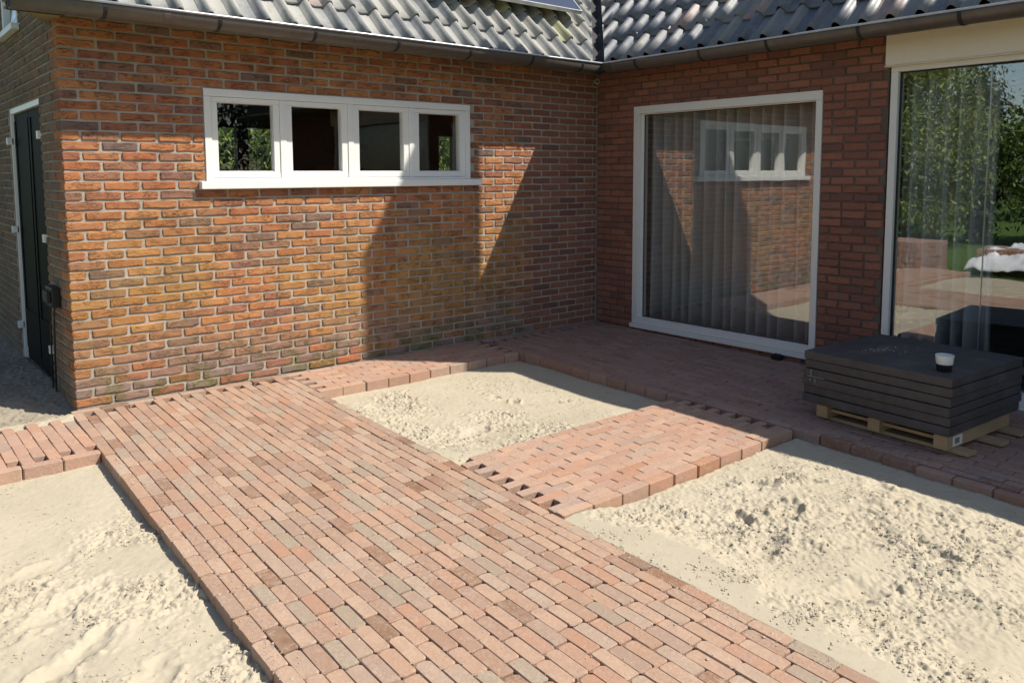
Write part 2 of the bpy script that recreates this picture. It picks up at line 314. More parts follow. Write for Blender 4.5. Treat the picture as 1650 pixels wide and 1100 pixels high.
def sand_sheet(name, x0, x1, y0, y1, res, level, rough, seed, mat, prints=(), clods=0, edge=None, fine=None, crumbs=0):
    def axis(a, c, f):          # fine where the photograph looks, coarse outside it
        if f is None: return np.linspace(a, c, int((c-a)/res)+1)
        return np.concatenate([np.arange(a, f[0]-.02, .03), np.arange(f[0], f[1], res), np.arange(f[1], c+.001, .03) if c-f[1] > .03 else np.array([c])])
    xs = axis(x0, x1, fine and fine[0]); ys = axis(y0, y1, fine and fine[1]); nx, ny = len(xs), len(ys); X, Y = np.meshgrid(xs, ys, indexing='ij')
    rg = rough(X, Y)
    H = level(X, Y) + (fbm(X, Y, 2.2, 3, seed)-.5)*.024
    warp = fbm(X, Y, 6, 3, seed+40)*.25
    n1 = fbm(X+warp, Y-warp, 13, 5, seed+10, .58); rid = 1-np.abs(2*n1-1)
    n2 = fbm(X, Y, 55, 4, seed+20, .6)
    n3 = fbm(X, Y, 120, 2, seed+60, .6); lump = ss(n2, .50, .66)
    n4 = fbm(X+.3*warp, Y+.3*warp, 24, 3, seed+80, .5)
    H += rg*((rid-.72)*.020 + (n4-.5)*.009 + (n2-.5)*.011 + lump*.008*fbm(X, Y, 9, 2, seed+70)*1.6) + (n4-.5)*.003 + (n2-.5)*.0014 + (n3-.5)*(.0012+.0030*rg)
    rs = np.random.RandomState(seed+5)
    def stamp(cx, cy, rad, fn):
        i0, i1 = np.searchsorted(xs, [cx-rad, cx+rad]); j0, j1 = np.searchsorted(ys, [cy-rad, cy+rad])
        if i1 <= i0 or j1 <= j0: return
        H[i0:i1, j0:j1] += fn(X[i0:i1, j0:j1]-cx, Y[i0:i1, j0:j1]-cy)
    for (cx, cy, a, ln, wd, dp) in prints:          # shoe prints and trowel hollows
        ca, sa = math.cos(a), math.sin(a)
        def fn(dx, dy, ca=ca, sa=sa, ln=ln, wd=wd, dp=dp):
            wb = (fbm(dx+9, dy+9, 16, 2, int(abs(cx*1000)) % 97)-.5)*.06; wc = fbm(dx+3, dy+7, 30, 3, int(abs(cy*1000)) % 89)
            u = dx*ca+dy*sa+wb; v = -dx*sa+dy*ca-wb*.7; q = (u/ln)**2+(v/wd)**2
            return -dp*np.exp(-(q**2))*(.6+.8*wc)+dp*.75*np.exp(-((np.sqrt(q)-1.35)/.4)**2)*ss(wc, .35, .75)
        stamp(cx, cy, ln*2.2, fn)
    m = 0; tries = 0
    while m < clods and tries < clods*12:
        tries += 1
        cx = rs.uniform(x0, x1); cy = rs.uniform(y0, y1)
        if rs.rand() > rg[min(nx-1, np.searchsorted(xs, cx)), min(ny-1, np.searchsorted(ys, cy))]**1.5: continue
        r = .007+.015*rs.rand()**3.5; e = rs.uniform(.55, 1.4); hh = r*rs.uniform(.3, .65); a = rs.uniform(0, 3.14)
        def fn(dx, dy, r=r, e=e, hh=hh, a=a):
            u = dx*math.cos(a)+dy*math.sin(a); v = -dx*math.sin(a)+dy*math.cos(a)
            q = 1-(u/r)**2-(v/(r*e))**2; return hh*np.sqrt(np.clip(q, 0, 1))
        stamp(cx, cy, r*1.5, fn); m += 1
    if edge is not None: H = edge(X, Y, H)
    cr = None
    if crumbs:                  # loose crumbs of damp sand lying on the surface
        N = crumbs*14; (ax, bx), (ay, by) = fine if fine else ((x0, x1), (y0, y1)); cx = rs.uniform(ax, bx, N); cy = rs.uniform(ay, by, N); ii = np.clip(np.searchsorted(xs, cx), 0, nx-1); jj = np.clip(np.searchsorted(ys, cy), 0, ny-1)
        clus = ss(fbm(cx, cy, 7, 3, seed+55), .42, .68)
        ok = (rs.rand(N) < (.07+.93*rg[ii, jj]**1.3)*(.05+.95*clus**1.4)) & (H[ii, jj] > SL*cy-.095)
        ii, jj, cx, cy = ii[ok][:crumbs], jj[ok][:crumbs], cx[ok][:crumbs], cy[ok][:crumbs]; n_ = len(cx)
        r_ = .0018+.0066*rs.rand(n_)**3.4; base = np.array([[1, 0, 0], [0, 1, 0], [-1, 0, 0], [0, -1, 0], [0, 0, 1], [0, 0, -.6]])
        sc_ = rs.uniform(.55, 1.35, (n_, 6, 1)); a_ = rs.uniform(0, 6.28, n_); ca_, sa_ = np.cos(a_)[:, None], np.sin(a_)[:, None]
        b_ = base[None]*sc_+rs.normal(0, .12, (n_, 6, 3)); q_ = np.stack([b_[..., 0]*ca_-b_[..., 1]*sa_, b_[..., 0]*sa_+b_[..., 1]*ca_, b_[..., 2]*.48], -1)*r_[:, None, None]
        q_ += np.stack([xs[ii], ys[jj], H[ii, jj]+r_*.25], -1)[:, None]
        fc = np.array([[0, 1, 4], [1, 2, 4], [2, 3, 4], [3, 0, 4], [1, 0, 5], [2, 1, 5], [3, 2, 5], [0, 3, 5]])
        cr = (q_.reshape(-1, 3).tolist(), (fc[None]+np.arange(n_)[:, None, None]*6).reshape(-1, 3).tolist())
    V = np.stack([X, Y, H], -1).reshape(-1, 3)
    I = np.arange(nx*ny).reshape(nx, ny)
    Q = np.stack([I[:-1, :-1], I[1:, :-1], I[1:, 1:], I[:-1, 1:]], -1).reshape(-1, 4)
    me = bpy.data.meshes.new(name); me.vertices.add(len(V)); me.vertices.foreach_set('co', V.ravel())
    me.loops.add(Q.size); me.loops.foreach_set('vertex_index', Q.ravel()); me.polygons.add(len(Q))
    me.polygons.foreach_set('loop_start', np.arange(0, Q.size, 4)); me.update(calc_edges=True)
    me.polygons.foreach_set('use_smooth', [True]*len(Q)); me.materials.append(mat)
    o = link(name, me)
    if cr: q = link('sand_crumbs', mesh('sand_crumbs', cr[0], cr[1], mat), o); q['kind'] = 'stuff'
    return o

# ================================================================== THE GROUND
o = MB().poly([(-150, -150, -.42), (150, -150, -.42), (150, 150, -.42), (-150, 150, -.42)]).build('ground', M['earth']); tag(o, 'garden ground running out to the horizon', 'ground', kind='structure')
b = MB()
b.poly([(-40, -30, -.115), (-6.75, -30, -.115), (-6.75, 30, -.10), (-40, 30, -.10)])
o = b.build('lawn', M['grass']); tag(o, 'mown lawn beyond the paving, mirrored in the large window', 'lawn', kind='structure')
# a little real grass where the mirror shows it
gv = []; gf = []
for i in range(9000):
    x = -6.75-abs(R.gauss(0, 1.3)); y = R.uniform(-3.2, 3.5); a = R.uniform(0, 6.28); h = R.uniform(.03, .07); k = len(gv)
    dx, dy = math.cos(a)*.004, math.sin(a)*.004; lx, ly = R.uniform(-.03, .03), R.uniform(-.03, .03)
    gv += [(x-dx, y-dy, -.112), (x+dx, y+dy, -.112), (x+lx, y+ly, -.112+h)]; gf.append((k, k+1, k+2))
o = link('grass', mesh('grass', gv, gf, M['grass'])); tag(o, 'short green grass blades of the lawn edge', 'grass', kind='stuff')

# sand beds -----------------------------------------------------------------
def pathR(Y): return -3.362+.030*(Y+.6)
def lvl1(X, Y): return SL*Y-.072+.045*ss(-X, 3.0, 3.36)*ss(-Y, .7, 1.2)+.045*ss(-Y, 1.75, 2.2)*ss(-X, 1.75, 2.1)
def edge1(X, Y, H):
    H = np.minimum(H, SL*Y-.006+.030*np.minimum(X-pathR(Y), Y+2.20).clip(0, .3)); H = np.where((X < pathR(Y)+.004) | (Y < -2.206-.011*(X+3.4)+.004), SL*Y-.10, H); return H
def rg1(X, Y): return .10*ss(-X, 1.6, 1.9)+.90*ss(fbm(X, Y, 3.1, 3, 3), .36, .60)*ss(-X, 1.95, 2.5)*ss(-Y, .62, .80)
o = sand_sheet('sand_bed', -3.46, -1.47, -2.34, -.50, .0058, lvl1, rg1, 100, M['sand'], clods=160, crumbs=4800, edge=edge1,
    prints=[(-2.35, -1.25, .5, .05, .035, .022), (-2.3, -1.42, 1.2, .04, .03, .025), (-2.02, -1.62, .2, .045, .03, .022), (-2.85, -.95, .8, .06, .04, .02), (-2.9, -1.75, .3, .12, .05, .016), (-2.6, -1.95, 2.7, .11, .045, .014)])
tag(o, 'square bed of pale trodden sand enclosed by brick paths', 'sand bed', kind='structure')
def lvl2(X, Y): return SL*Y-.058+.055*ss(-X, 2.95, 3.42)+.022*ss(fbm(X, Y, 1.4, 2, 61), .45, .7)*ss(-Y, 3.1, 3.5)*ss(-X, 1.6, 2.0)+.012*fbm(X, Y, 7, 2, 62)+.045*ss(-Y, 3.25, 3.9)*ss(X, -2.0, -1.6)*0+.03*np.exp(-((X+2.45)/.5)**2-((Y+3.75)/.45)**2)
def rg2(X, Y): return .20+.80*np.maximum(ss(fbm(X, Y, 3.0, 3, 9), .36, .62)*ss(-X, 1.7, 2.2), .85*np.exp(-((X+2.75)/.42)**2-((Y+3.55)/.30)**2))*ss(-Y, 3.02, 3.2)
def edge2(X, Y, H):
    H = np.minimum(H, SL*Y-.008+.10*(X-pathR(Y)).clip(0, .4)+.0); H = np.where((X < pathR(Y)+.004) | (Y > -3.050-.011*(X+3.4)), SL*Y-.10, H); return H
pr2 = [(-2.55, -3.62, .3, .10, .055, .030), (-2.75, -3.5, 1.0, .07, .05, .028), (-2.35, -3.35, 2.4, .11, .045, .026), (-2.15, -3.45, 2.2, .10, .04, .022), (-2.9, -3.72, .2, .12, .06, .022), (-2.6, -3.95, 2.6, .13, .07, .014),
       (-2.25, -3.85, 2.5, .14, .055, .018), (-2.45, -4.2, .9, .13, .055, .016), (-2.05, -4.05, 2.4, .13, .05, .014), (-2.75, -4.35, 2.2, .13, .055, .015), (-2.3, -4.55, .6, .13, .055, .014), (-1.95, -3.75, .4, .12, .05, .012), (-2.95, -4.15, 2.8, .13, .06, .016), (-2.0, -4.45, 1.2, .12, .05, .012)]
o = sand_sheet('sand_bed', -3.72, -1.46, -5.7, -2.95, .0054, lvl2, rg2, 200, M['sand'], prints=pr2, clods=320, crumbs=9000, edge=edge2, fine=((-3.68, -1.48), (-4.9, -2.98)))
tag(o, 'large churned bed of pale sand with clods and shoe prints beside the slab stack', 'sand bed', kind='structure')
def lvl3(X, Y): return SL*Y-.058+.02*ss(fbm(X, Y, 1.2, 2, 77), .4, .7)+.020*(fbm(X, Y, 5, 3, 78)-.5)*ss(-Y, 1.4, 2.0)
def rg3(X, Y): return .07+.93*ss(fbm(X, Y, 2.8, 3, 31), .36, .62)*ss(-Y, 1.5, 2.0)
o = sand_sheet('sand_bed', -6.85, -4.74, -5.6, -.80, .0056, lvl3, rg3, 300, M['sand'], clods=260, crumbs=9000, fine=((-5.95, -4.78), (-3.9, -.9)),
    prints=[(-5.25, -2.35, .6, .15, .05, .016), (-5.35, -2.75, .6, .2, .05, .02), (-5.45, -2.2, .5, .14, .05, .014), (-5.15, -3.0, .9, .12, .05, .012), (-5.3, -2.0, .3, .12, .05, .012)])
tag(o, 'pale sand bed left of the brick path, flat near the cross path', 'sand bed', kind='structure')
def lvl4(X, Y): return -.045+.06*ss(Y, .1, .5)+.02*(fbm(X, Y, 3, 3, 5)-.5)
o = sand_sheet('shade_sand', -8.0, -4.73, -.16, 6.0, .010, lvl4, lambda X, Y: .9+0*X, 400, M['shade_sand'], clods=120, crumbs=3000, fine=((-5.6, -4.76), (-.14, 2.4)))  # same sand in a darker tone, the shade beside the house painted in
tag(o, 'sand along the shaded side of the house, shade painted into its darker colour', 'shade_sand', kind='structure')
o = sand_sheet('sand', -6.8, -4.74, -.22, .06, .012, lambda X, Y: -.03+.02*np.exp(-((Y+.1)/.1)**2)-.06*ss(Y, -.04, .05), lambda X, Y: .5+0*X, 420, M['sand'], clods=60)
tag(o, 'strip of loose pale sand along the far edge of the cross path', 'sand', kind='structure')

# ================================================================== PAVING
def paver_mesh(L, W, seed, T=.078):
    r = random.Random(seed); ch = r.uniform(.006, .013)
    def ring(ins, z, jit, c):
        a, b = L/2-ins, W/2-ins; pts = [(-a+c, -b), (a-c, -b), (a, -b+c), (a, b-c), (a-c, b), (-a+c, b), (-a, b-c), (-a, -b+c)]
        return [(x+r.uniform(-jit, jit), y+r.uniform(-jit, jit), z+r.uniform(-jit, jit)*.5) for x, y in pts]
    v = ring(0, -T, 0, ch*.6)+ring(0, -.0035, .0008, ch*.6)+ring(.0020, 0, .0009, ch)
    f = [(k*8+i, k*8+(i+1) % 8, (k+1)*8+(i+1) % 8, (k+1)*8+i) for k in range(2) for i in range(8)]+[tuple(range(16, 24))]
    return v, f
PAVL = [.088, .145, .155, .163, .170, .178, .185, .192]
PAVM = {}
def pav_geo(L, W, k):
    key = (round(L, 3), round(W, 3), k)
    if key not in PAVM:
        v, f = paver_mesh(L, W, hash(key) & 0xffff); PAVM[key] = [v, f, None]
    return PAVM[key]
class Paving:
    def __init__(s, name, label, bedpts, mat='newpaver'):
        s.items = []; s.mat = mat; s.lib = {}
        b = MB(); b.poly(bedpts); s.o = b.build(name, M['bed']); tag(s.o, label, 'paving', kind='structure')
    def put(s, x, y, L, ang=0.0, W=.0606, dz=None, tilt=None):
        dz = R.gauss(0, .0012) if dz is None else dz
        t = (R.gauss(0, .007), R.gauss(0, .004)) if tilt is None else tilt
        s.items.append((x+R.gauss(0, .0008), y+R.gauss(0, .0008), gz(y)+dz, L, ang+R.gauss(0, .006), W, t, R.randrange(5)))
    def finish(s, cap=300):
        it = sorted(s.items, key=lambda q: -score((q[0], q[1], q[2]), q[3]))
        mb = MB()
        for i, (x, y, z, L, a, W, t, k) in enumerate(it):
            g = pav_geo(L, W, k); rot = Matrix.Rotation(math.atan(SL), 3, 'X') @ Matrix.Rotation(a, 3, 'Z') @ Matrix.Rotation(t[0], 3, 'X') @ Matrix.Rotation(t[1], 3, 'Y')
            if i < cap and score((x, y, z)) > 0:
                key = id(g)
                if key not in s.lib: s.lib[key] = mesh('paver', g[0], g[1], M[s.mat])
                link('paver', s.lib[key], s.o, (x, y, z), rot.to_euler())
            else:
                mb.add([rot @ Vector(p)+Vector((x, y, z)) for p in g[0]], g[1])
        if mb.v:
            q = mb.build('paver_field', M[s.mat], s.o); q['kind'] = 'stuff'
ROW = .0622
def bedz(y): return gz(y)-.076
def quad(x0, x1, y0, y1): return [(x0, y0, bedz(y0)), (x1, y0, bedz(y0)), (x1, y1, bedz(y1)), (x0, y1, bedz(y1))]

# main path: rows run towards the camera, lengths mixed (tumbled pavers)
def skew(y): return .030*(y+.6)
mp = Paving('main_path', 'tumbled red brick path running from the house wall towards the viewer', [(-4.86, -7.6, bedz(-7.6)), (-3.60, -7.6, bedz(-7.6)), (-3.36, -.1, bedz(-.1)), (-4.79, -.1, bedz(-.1))], 'paver')
X0 = -4.795
for r in range(24):
    xr = X0+(r+.5)*.0597
    y = -.086-(.088 if r % 2 else .0)+R.gauss(0, .003)
    far = True
    while y > -7.5:
        if y > -1.05: L = .175
        else: L = R.choice([.135, .145, .150, .150, .155, .155, .160])
        if r in (0,): L = .170
        mp.put(xr+skew(y-L/2), y-L/2, L, math.pi/2-.03, W=.0578)
        y -= L+R.uniform(.0045, .0085)
for k in range(9):                                       # row along the wall
    mp.put(X0+.10+k*.166, -.050, .163, 0)
mp.finish()
# cross path to the left of it
cp = Paving('side_path', 'red brick cross path leading left from the house corner', quad(-7.0, -4.80, -.90, -.12))
for r in range(36):
    xr = X0-(r+.5)*ROW; y = -.10+R.uniform(-.03, .02)
    if r > 4: y -= .03
    stop = -.845+(.084 if r % 2 == 0 else 0)
    if R.random() < .4: y -= .06
    y += -.0
    ly = stop
    while ly < y-.05:
        L = min(.178, y-ly)
        if L < .1: break
        cp.put(xr, ly+L/2, L, math.pi/2); ly += L+.004
for k in range(12): cp.put(X0-.10-k*.186, -.875, .182, 0, dz=R.gauss(0, .002))
cp.put(X0+.05-.145, -.875, .10, 0)
cp.finish()
# strip along wall A
ws = Paving('wall_strip', 'narrow strip of red pavers along the foot of the orange wall', quad(-3.36, -1.53, -.578, -.02))
for r in range(9):
    yr = -.052-r*.0622
    x = -3.352+(.0 if r % 2 == 0 else .090)
    end = -1.532-(.090 if r % 2 else 0.)
    while x < end-.06:
        L = min(.182, end-x)
        ws.put(x+L/2, yr, L, 0); x += L+.0035
ws.finish()
# terrace along wall B
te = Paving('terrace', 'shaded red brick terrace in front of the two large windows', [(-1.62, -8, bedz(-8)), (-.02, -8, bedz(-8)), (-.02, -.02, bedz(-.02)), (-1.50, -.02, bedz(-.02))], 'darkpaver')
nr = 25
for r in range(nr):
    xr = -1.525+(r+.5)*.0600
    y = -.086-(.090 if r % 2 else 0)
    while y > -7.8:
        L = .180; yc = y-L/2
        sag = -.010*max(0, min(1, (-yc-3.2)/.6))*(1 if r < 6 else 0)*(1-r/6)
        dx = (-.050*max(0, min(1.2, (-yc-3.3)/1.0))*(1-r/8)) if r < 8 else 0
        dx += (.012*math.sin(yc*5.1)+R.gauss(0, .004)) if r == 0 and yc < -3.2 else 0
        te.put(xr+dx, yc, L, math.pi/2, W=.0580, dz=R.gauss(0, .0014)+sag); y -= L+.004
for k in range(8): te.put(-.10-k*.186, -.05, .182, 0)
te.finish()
# second cross path between the sand beds
p2 = Paving('cross_path', 'short sunlit brick path between the two sand beds', quad(-3.40, -1.53, -3.04, -2.20))
for r in range(15):
    yr = -2.205-(r+.5)*.0560
    x = -3.395+(.0 if r % 2 else .092)+skew(yr)*.6+.02
    if r == 14: x -= .09 if x > -3.35 else 0
    end = -1.545-(.088 if r % 2 == 0 and r < 14 else 0)
    while x < end-.06:
        L = .190
        if x+L > end: L = end-x
        if L < .08: break
        p2.put(x+L/2, yr-.012*(x+3.4)*.9, L, -.012, W=.0546); x += L+.0035
p2.finish()

# ================================================================== THE HOUSE
house = thing('brick_house', 'L-shaped brick house with grey tiled roof and white framed windows', 'house')
PC = .0625; ZT = 39*PC
def brick_geo(L, H, D, seed):
    r = random.Random(seed); a, b = L/2, H/2
    def ring(ins, dep, jit):
        c = .0055 if ins else .003
        p = [(-a+ins, -b+ins+c), (-a+ins+c, -b+ins), (-.12*L, -b+ins), (.2*L, -b+ins), (a-ins-c, -b+ins), (a-ins, -b+ins+c), (a-ins, b-ins-c), (a-ins-c, b-ins), (.1*L, b-ins), (-.2*L, b-ins), (-a+ins+c, b-ins), (-a+ins, b-ins-c)]
        return [(x+r.uniform(-jit, jit)*1.4, dep+r.uniform(-jit, jit)*.5, z+r.uniform(-jit, jit)) for x, z in p]
    v = ring(0, D, 0)+ring(.0008, .006, .0022)+ring(.005, 0, .0030); n = 12
    f = [(k*n+i, k*n+(i+1) % n, (k+1)*n+(i+1) % n, (k+1)*n+i) for k in range(2) for i in range(n)]+[tuple(range(2*n, 3*n))]
    return v, f
BG = {}
def brick_key(L, H, D, k):
    key = (round(L/.005)*5, round(H*1000), round(D*100), k)
    if key not in BG: BG[key] = [*brick_geo(round(L/.005)*.005, H, D, hash(key) & 0xfffff), {}]
    return BG[key]
BR = []     # (wall, pos, rot, L, H, D, k, mat)
def courses(wall, u0, u1, z0, z1, holes, matfn, place, norm, seed, pitch=.229, joint=.013, first=None, zoff=0., rnd=0.):
    rr = random.Random(seed); n0 = int(math.floor((z0-zoff)/PC)); n1 = int(round((z1-zoff)/PC))
    for n in range(n0, n1):
        zc = zoff+(n+.5)*PC; H = PC-(.0115 if pitch > .225 else .0085)
        u = u0; i = 0; segs = []
        if n % 2: segs.append((u, u+pitch/2-joint)); u += pitch/2
        if rnd: 
            segs = []; u = u0
            if n % 2: segs.append((u, u+pitch/2-joint)); u += pitch/2
        while u < u1-.02:
            L = pitch-joint
            if rnd and rr.random() < rnd: L = pitch/2-joint
            segs.append((u, min(u+L, u1))); u += L+joint
        for si, (a, b) in enumerate(segs):
            parts = [(a, b)]
            for (ha, hb, hz0, hz1) in holes:
                if zc < hz0 or zc > hz1: continue
                q = []
                for (s, e) in parts:
                    if e <= ha or s >= hb: q.append((s, e)); continue
                    if s < ha-.035: q.append((s, ha-.004))
                    if e > hb+.035: q.append((hb+.004, e))
                parts = q
            for (s, e) in parts:
                if e-s < .03: continue
                j = rr.gauss(0, .0012); D = .045
                if first and si == 0: D = .205 if n % 2 else .098
                p, rot = place((s+e)/2, zc+rr.gauss(0, .0008), j)
                BR.append((wall, p, (rot[0]+rr.gauss(0, .002), rot[1], rot[2]+rr.gauss(0, .004)), e-s, H, D, rr.randrange(7), matfn(s, e, zc, n)))

LX = -4.738
# ---- wall A (sunlit), facing -y
WA = (-3.862, -1.578, 22*PC, 33*PC)         # window opening
def core_with_hole(name, mat, u0, u1, z0, z1, holes, toW, parent):
    b = MB(); us = sorted({u0, u1, *[h[0] for h in holes], *[h[1] for h in holes]}); 
    for a, c in zip(us[:-1], us[1:]):
        zs = z0
        for h in sorted([h for h in holes if h[0] <= a+1e-6 and h[1] >= c-1e-6], key=lambda h: h[2]):
            if h[2] > zs: b.box(toW(a, 0, zs), toW(c, 1, h[2]))
            zs = h[3]
        if zs < z1: b.box(toW(a, 0, zs), toW(c, 1, z1))
    return b.build(name, mat, parent)
wallA = core_with_hole('sunlit_wall', M['mort'], LX+.010, .05, -.35, ZT+.02, [WA], lambda u, d, z: (u, .0075+d*.24, z), house)
def toothA(s, e, zc, n): return 'red' if (s+e)/2 > (-.86 if n % 2 else -.74) else 'old'
courses(wallA, LX, -.004, -2*PC, ZT, [(WA[0], WA[1], WA[2], WA[3])], toothA, lambda u, z, j: ((u, j, z), (0, 0, 0)), None, 5, first=True)
# ---- wall B (shaded), facing -x ; u runs towards -y
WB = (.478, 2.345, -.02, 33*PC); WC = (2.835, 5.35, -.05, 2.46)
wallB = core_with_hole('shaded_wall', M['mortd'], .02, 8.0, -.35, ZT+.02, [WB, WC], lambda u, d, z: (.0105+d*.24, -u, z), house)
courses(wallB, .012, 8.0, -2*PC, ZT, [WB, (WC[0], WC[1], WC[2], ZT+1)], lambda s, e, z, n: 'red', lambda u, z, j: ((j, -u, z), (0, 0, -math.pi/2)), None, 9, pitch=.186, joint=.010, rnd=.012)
# ---- side wall, facing -x ; u runs towards +y
DS = (.64, 1.90, -.02, 2.0); SW = (1.22, 1.86, 2.5625, 3.5)
b = MB()
wallS = core_with_hole('side_wall', M['mort'], .09, 4.0, -.35, ZT+.02, [DS], lambda u, d, z: (LX+.0085+d*.20, u, z), house)
# gable triangle over it, with the small window
RZ = 2.400; RM = math.tan(math.radians(46)); RY0 = -.362; RIDGE = 2.0
def roofz(d): return RZ+RM*(d-RY0)
gb = MB(); gx = LX+.0085
def gzs(y): return roofz(min(y, 2*RIDGE-y))-.10
for a, c in ((0.01, SW[0]), (SW[0], SW[1]), (SW[1], 4.0)):
    ys = sorted({a, c, *([RIDGE] if a < RIDGE < c else [])})
    for p, q in zip(ys[:-1], ys[1:]):
        rng = [(ZT+.02, None)] if (a, c) != (SW[0], SW[1]) else [(ZT+.02, SW[2]), (SW[3], None)]
        for z0, z1 in rng:
            zp, zq = (gzs(p), gzs(q)) if z1 is None else (z1, z1)
            gb.add([(gx, p, z0), (gx, q, z0), (gx, q, max(zq, z0)), (gx, p, max(zp, z0)), (gx+.2, p, z0), (gx+.2, q, z0), (gx+.2, q, max(zq, z0)), (gx+.2, p, max(zp, z0))],
                   [(0, 3, 2, 1), (4, 5, 6, 7), (0, 1, 5, 4), (2, 3, 7, 6), (1, 2, 6, 5), (0, 4, 7, 3)])
gable = gb.build('gable', M['mort'], house)
courses(wallS, .112, 4.0, -2*PC, ZT, [DS], lambda s, e, z, n: 'dull', lambda u, z, j: ((LX+j, u, z), (0, 0, -math.pi/2)), None, 21)
n_s = len(BR)
courses(gable, .01, 4.0, ZT, 4.3, [(SW[0], SW[1], SW[2], SW[3])], lambda s, e, z, n: 'dull', lambda u, z, j: ((LX+j, u, z), (0, 0, -math.pi/2)), None, 23)
BR[n_s:] = [q for q in BR[n_s:] if q[1][2]+.04 < min(gzs(q[1][1]-q[3]/2), gzs(q[1][1]+q[3]/2))]
BR = [q for q in BR if not (q[0] is wallS and ((q[1][1]-q[3]/2) < (.118 if int(round(q[1][2]/PC-.5)) % 2 == 0 else .222)) and q[1][1] < .18 and int(round(q[1][2]/PC-.5)) % 2 == 1)]
# chimney added unseen on the wing's roof, shaped to cast the wall shadow
CH = (.25, .75, -2.988, -2.272, 5.95)
cb = MB(); cb.box((CH[0]+.01, CH[2]+.01, 2.7), (CH[1]-.01, CH[3]-.01, CH[4]-.02)); shadow_chim = cb.build('shadow_chimney', M['mortd'], house)
nch = len(BR)
for (nm, u0, u1, pl) in (('f', CH[2], CH[3], lambda u, z, j: ((CH[0]+j, -u+CH[2]+CH[3], z), (0, 0, -math.pi/2))),):
    courses(shadow_chim, u0, u1, 3.0, CH[4]-.04, [], lambda s, e, z, n: 'red', pl, None, 33, pitch=.222, joint=.01)
courses(shadow_chim, CH[0], CH[1], 3.0, CH[4]-.04, [], lambda s, e, z, n: 'red', lambda u, z, j: ((u, CH[2]+j, z), (0, 0, 0)), None, 34, pitch=.222, joint=.01)
courses(shadow_chim, CH[0], CH[1], 3.0, CH[4]-.04, [], lambda s, e, z, n: 'red', lambda u, z, j: ((u, CH[3]-j, z), (0, 0, math.pi)), None, 35, pitch=.222, joint=.01)
courses(shadow_chim, CH[2], CH[3], 3.0, CH[4]-.04, [], lambda s, e, z, n: 'red', lambda u, z, j: ((CH[1]-j, u, z), (0, 0, math.pi/2)), None, 36, pitch=.222, joint=.01)
MB().box((CH[0]-.012, CH[2]-.012, CH[4]-.03), (CH[1]+.012, CH[3]+.012, CH[4]), .01).build('shadow_chimney_cap', M['lead'], shadow_chim)

BR.sort(key=lambda q: -score(q[1], q[3]*(1 if q[0] is wallA else (.75 if q[0] is wallB else .15))))
rest = {}
for i, (wall, p, rot, L, H, D, k, mt) in enumerate(BR):
    g = brick_key(L, H, D, k)
    if i < 300:
        if mt not in g[2]: g[2][mt] = mesh('brick', g[0], g[1], M[mt])
        link('brick', g[2][mt], wall, p, rot)
    else:
        mat = Matrix.Rotation(rot[2], 3, 'Z') @ Matrix.Rotation(rot[0], 3, 'X')
        rest.setdefault((wall.name, mt), [wall, MB()])[1].add([mat @ Vector(v)+Vector(p) for v in g[0]], g[1])
for (wn, mt), (wall, mb) in rest.items():
    q = mb.build('brickwork', M[mt], wall); q['kind'] = 'stuff'

# ---- inner walls, floor and ceiling so that the rooms are dark and closed
MB().box((LX+.21, .24, -.06), (4.0, 4.0, -.02)).box((.24, -7.9, -.06), (4.0, .24, -.02)).build('room_floor', M['inner'], house)
MB().box((LX+.01, .02, ZT+.045), (4.1, 4.1, ZT+.085)).box((.02, -8.0, ZT+.045), (4.1, .02, ZT+.085)).build('room_ceiling', M['inner'], house)
BW1 = (-2.62, -1.46, 1.50, 2.05); BW2 = (.93, 1.27, 1.52, 2.03)
core_with_hole('back_wall', M['inner'], LX+.21, 4.2, -.3, ZT+.06, [BW1, BW2], lambda u, d, z: (u, 4.0+d*.2, z), house)
MB().box((4.0, -8, -.3), (4.2, 4.0, ZT+.06)).box((.24, -8.0, -.3), (4.0, -7.9, ZT+.06)).build('outer_wall', M['inner'], house)
q = MB().box((-2.04, 4.03, 1.5), (-1.90, 4.12, 2.05)).build('window_post', M['inner'], house)
MB().box((-3.83, .28, 1.455), (-2.93, .42, 1.49)).build('window_shelf', M['soffit'], house)
MB().box((.24, .26, -.02), (.30, 2.4, ZT+.045)).build('partition', M['inner'], house)

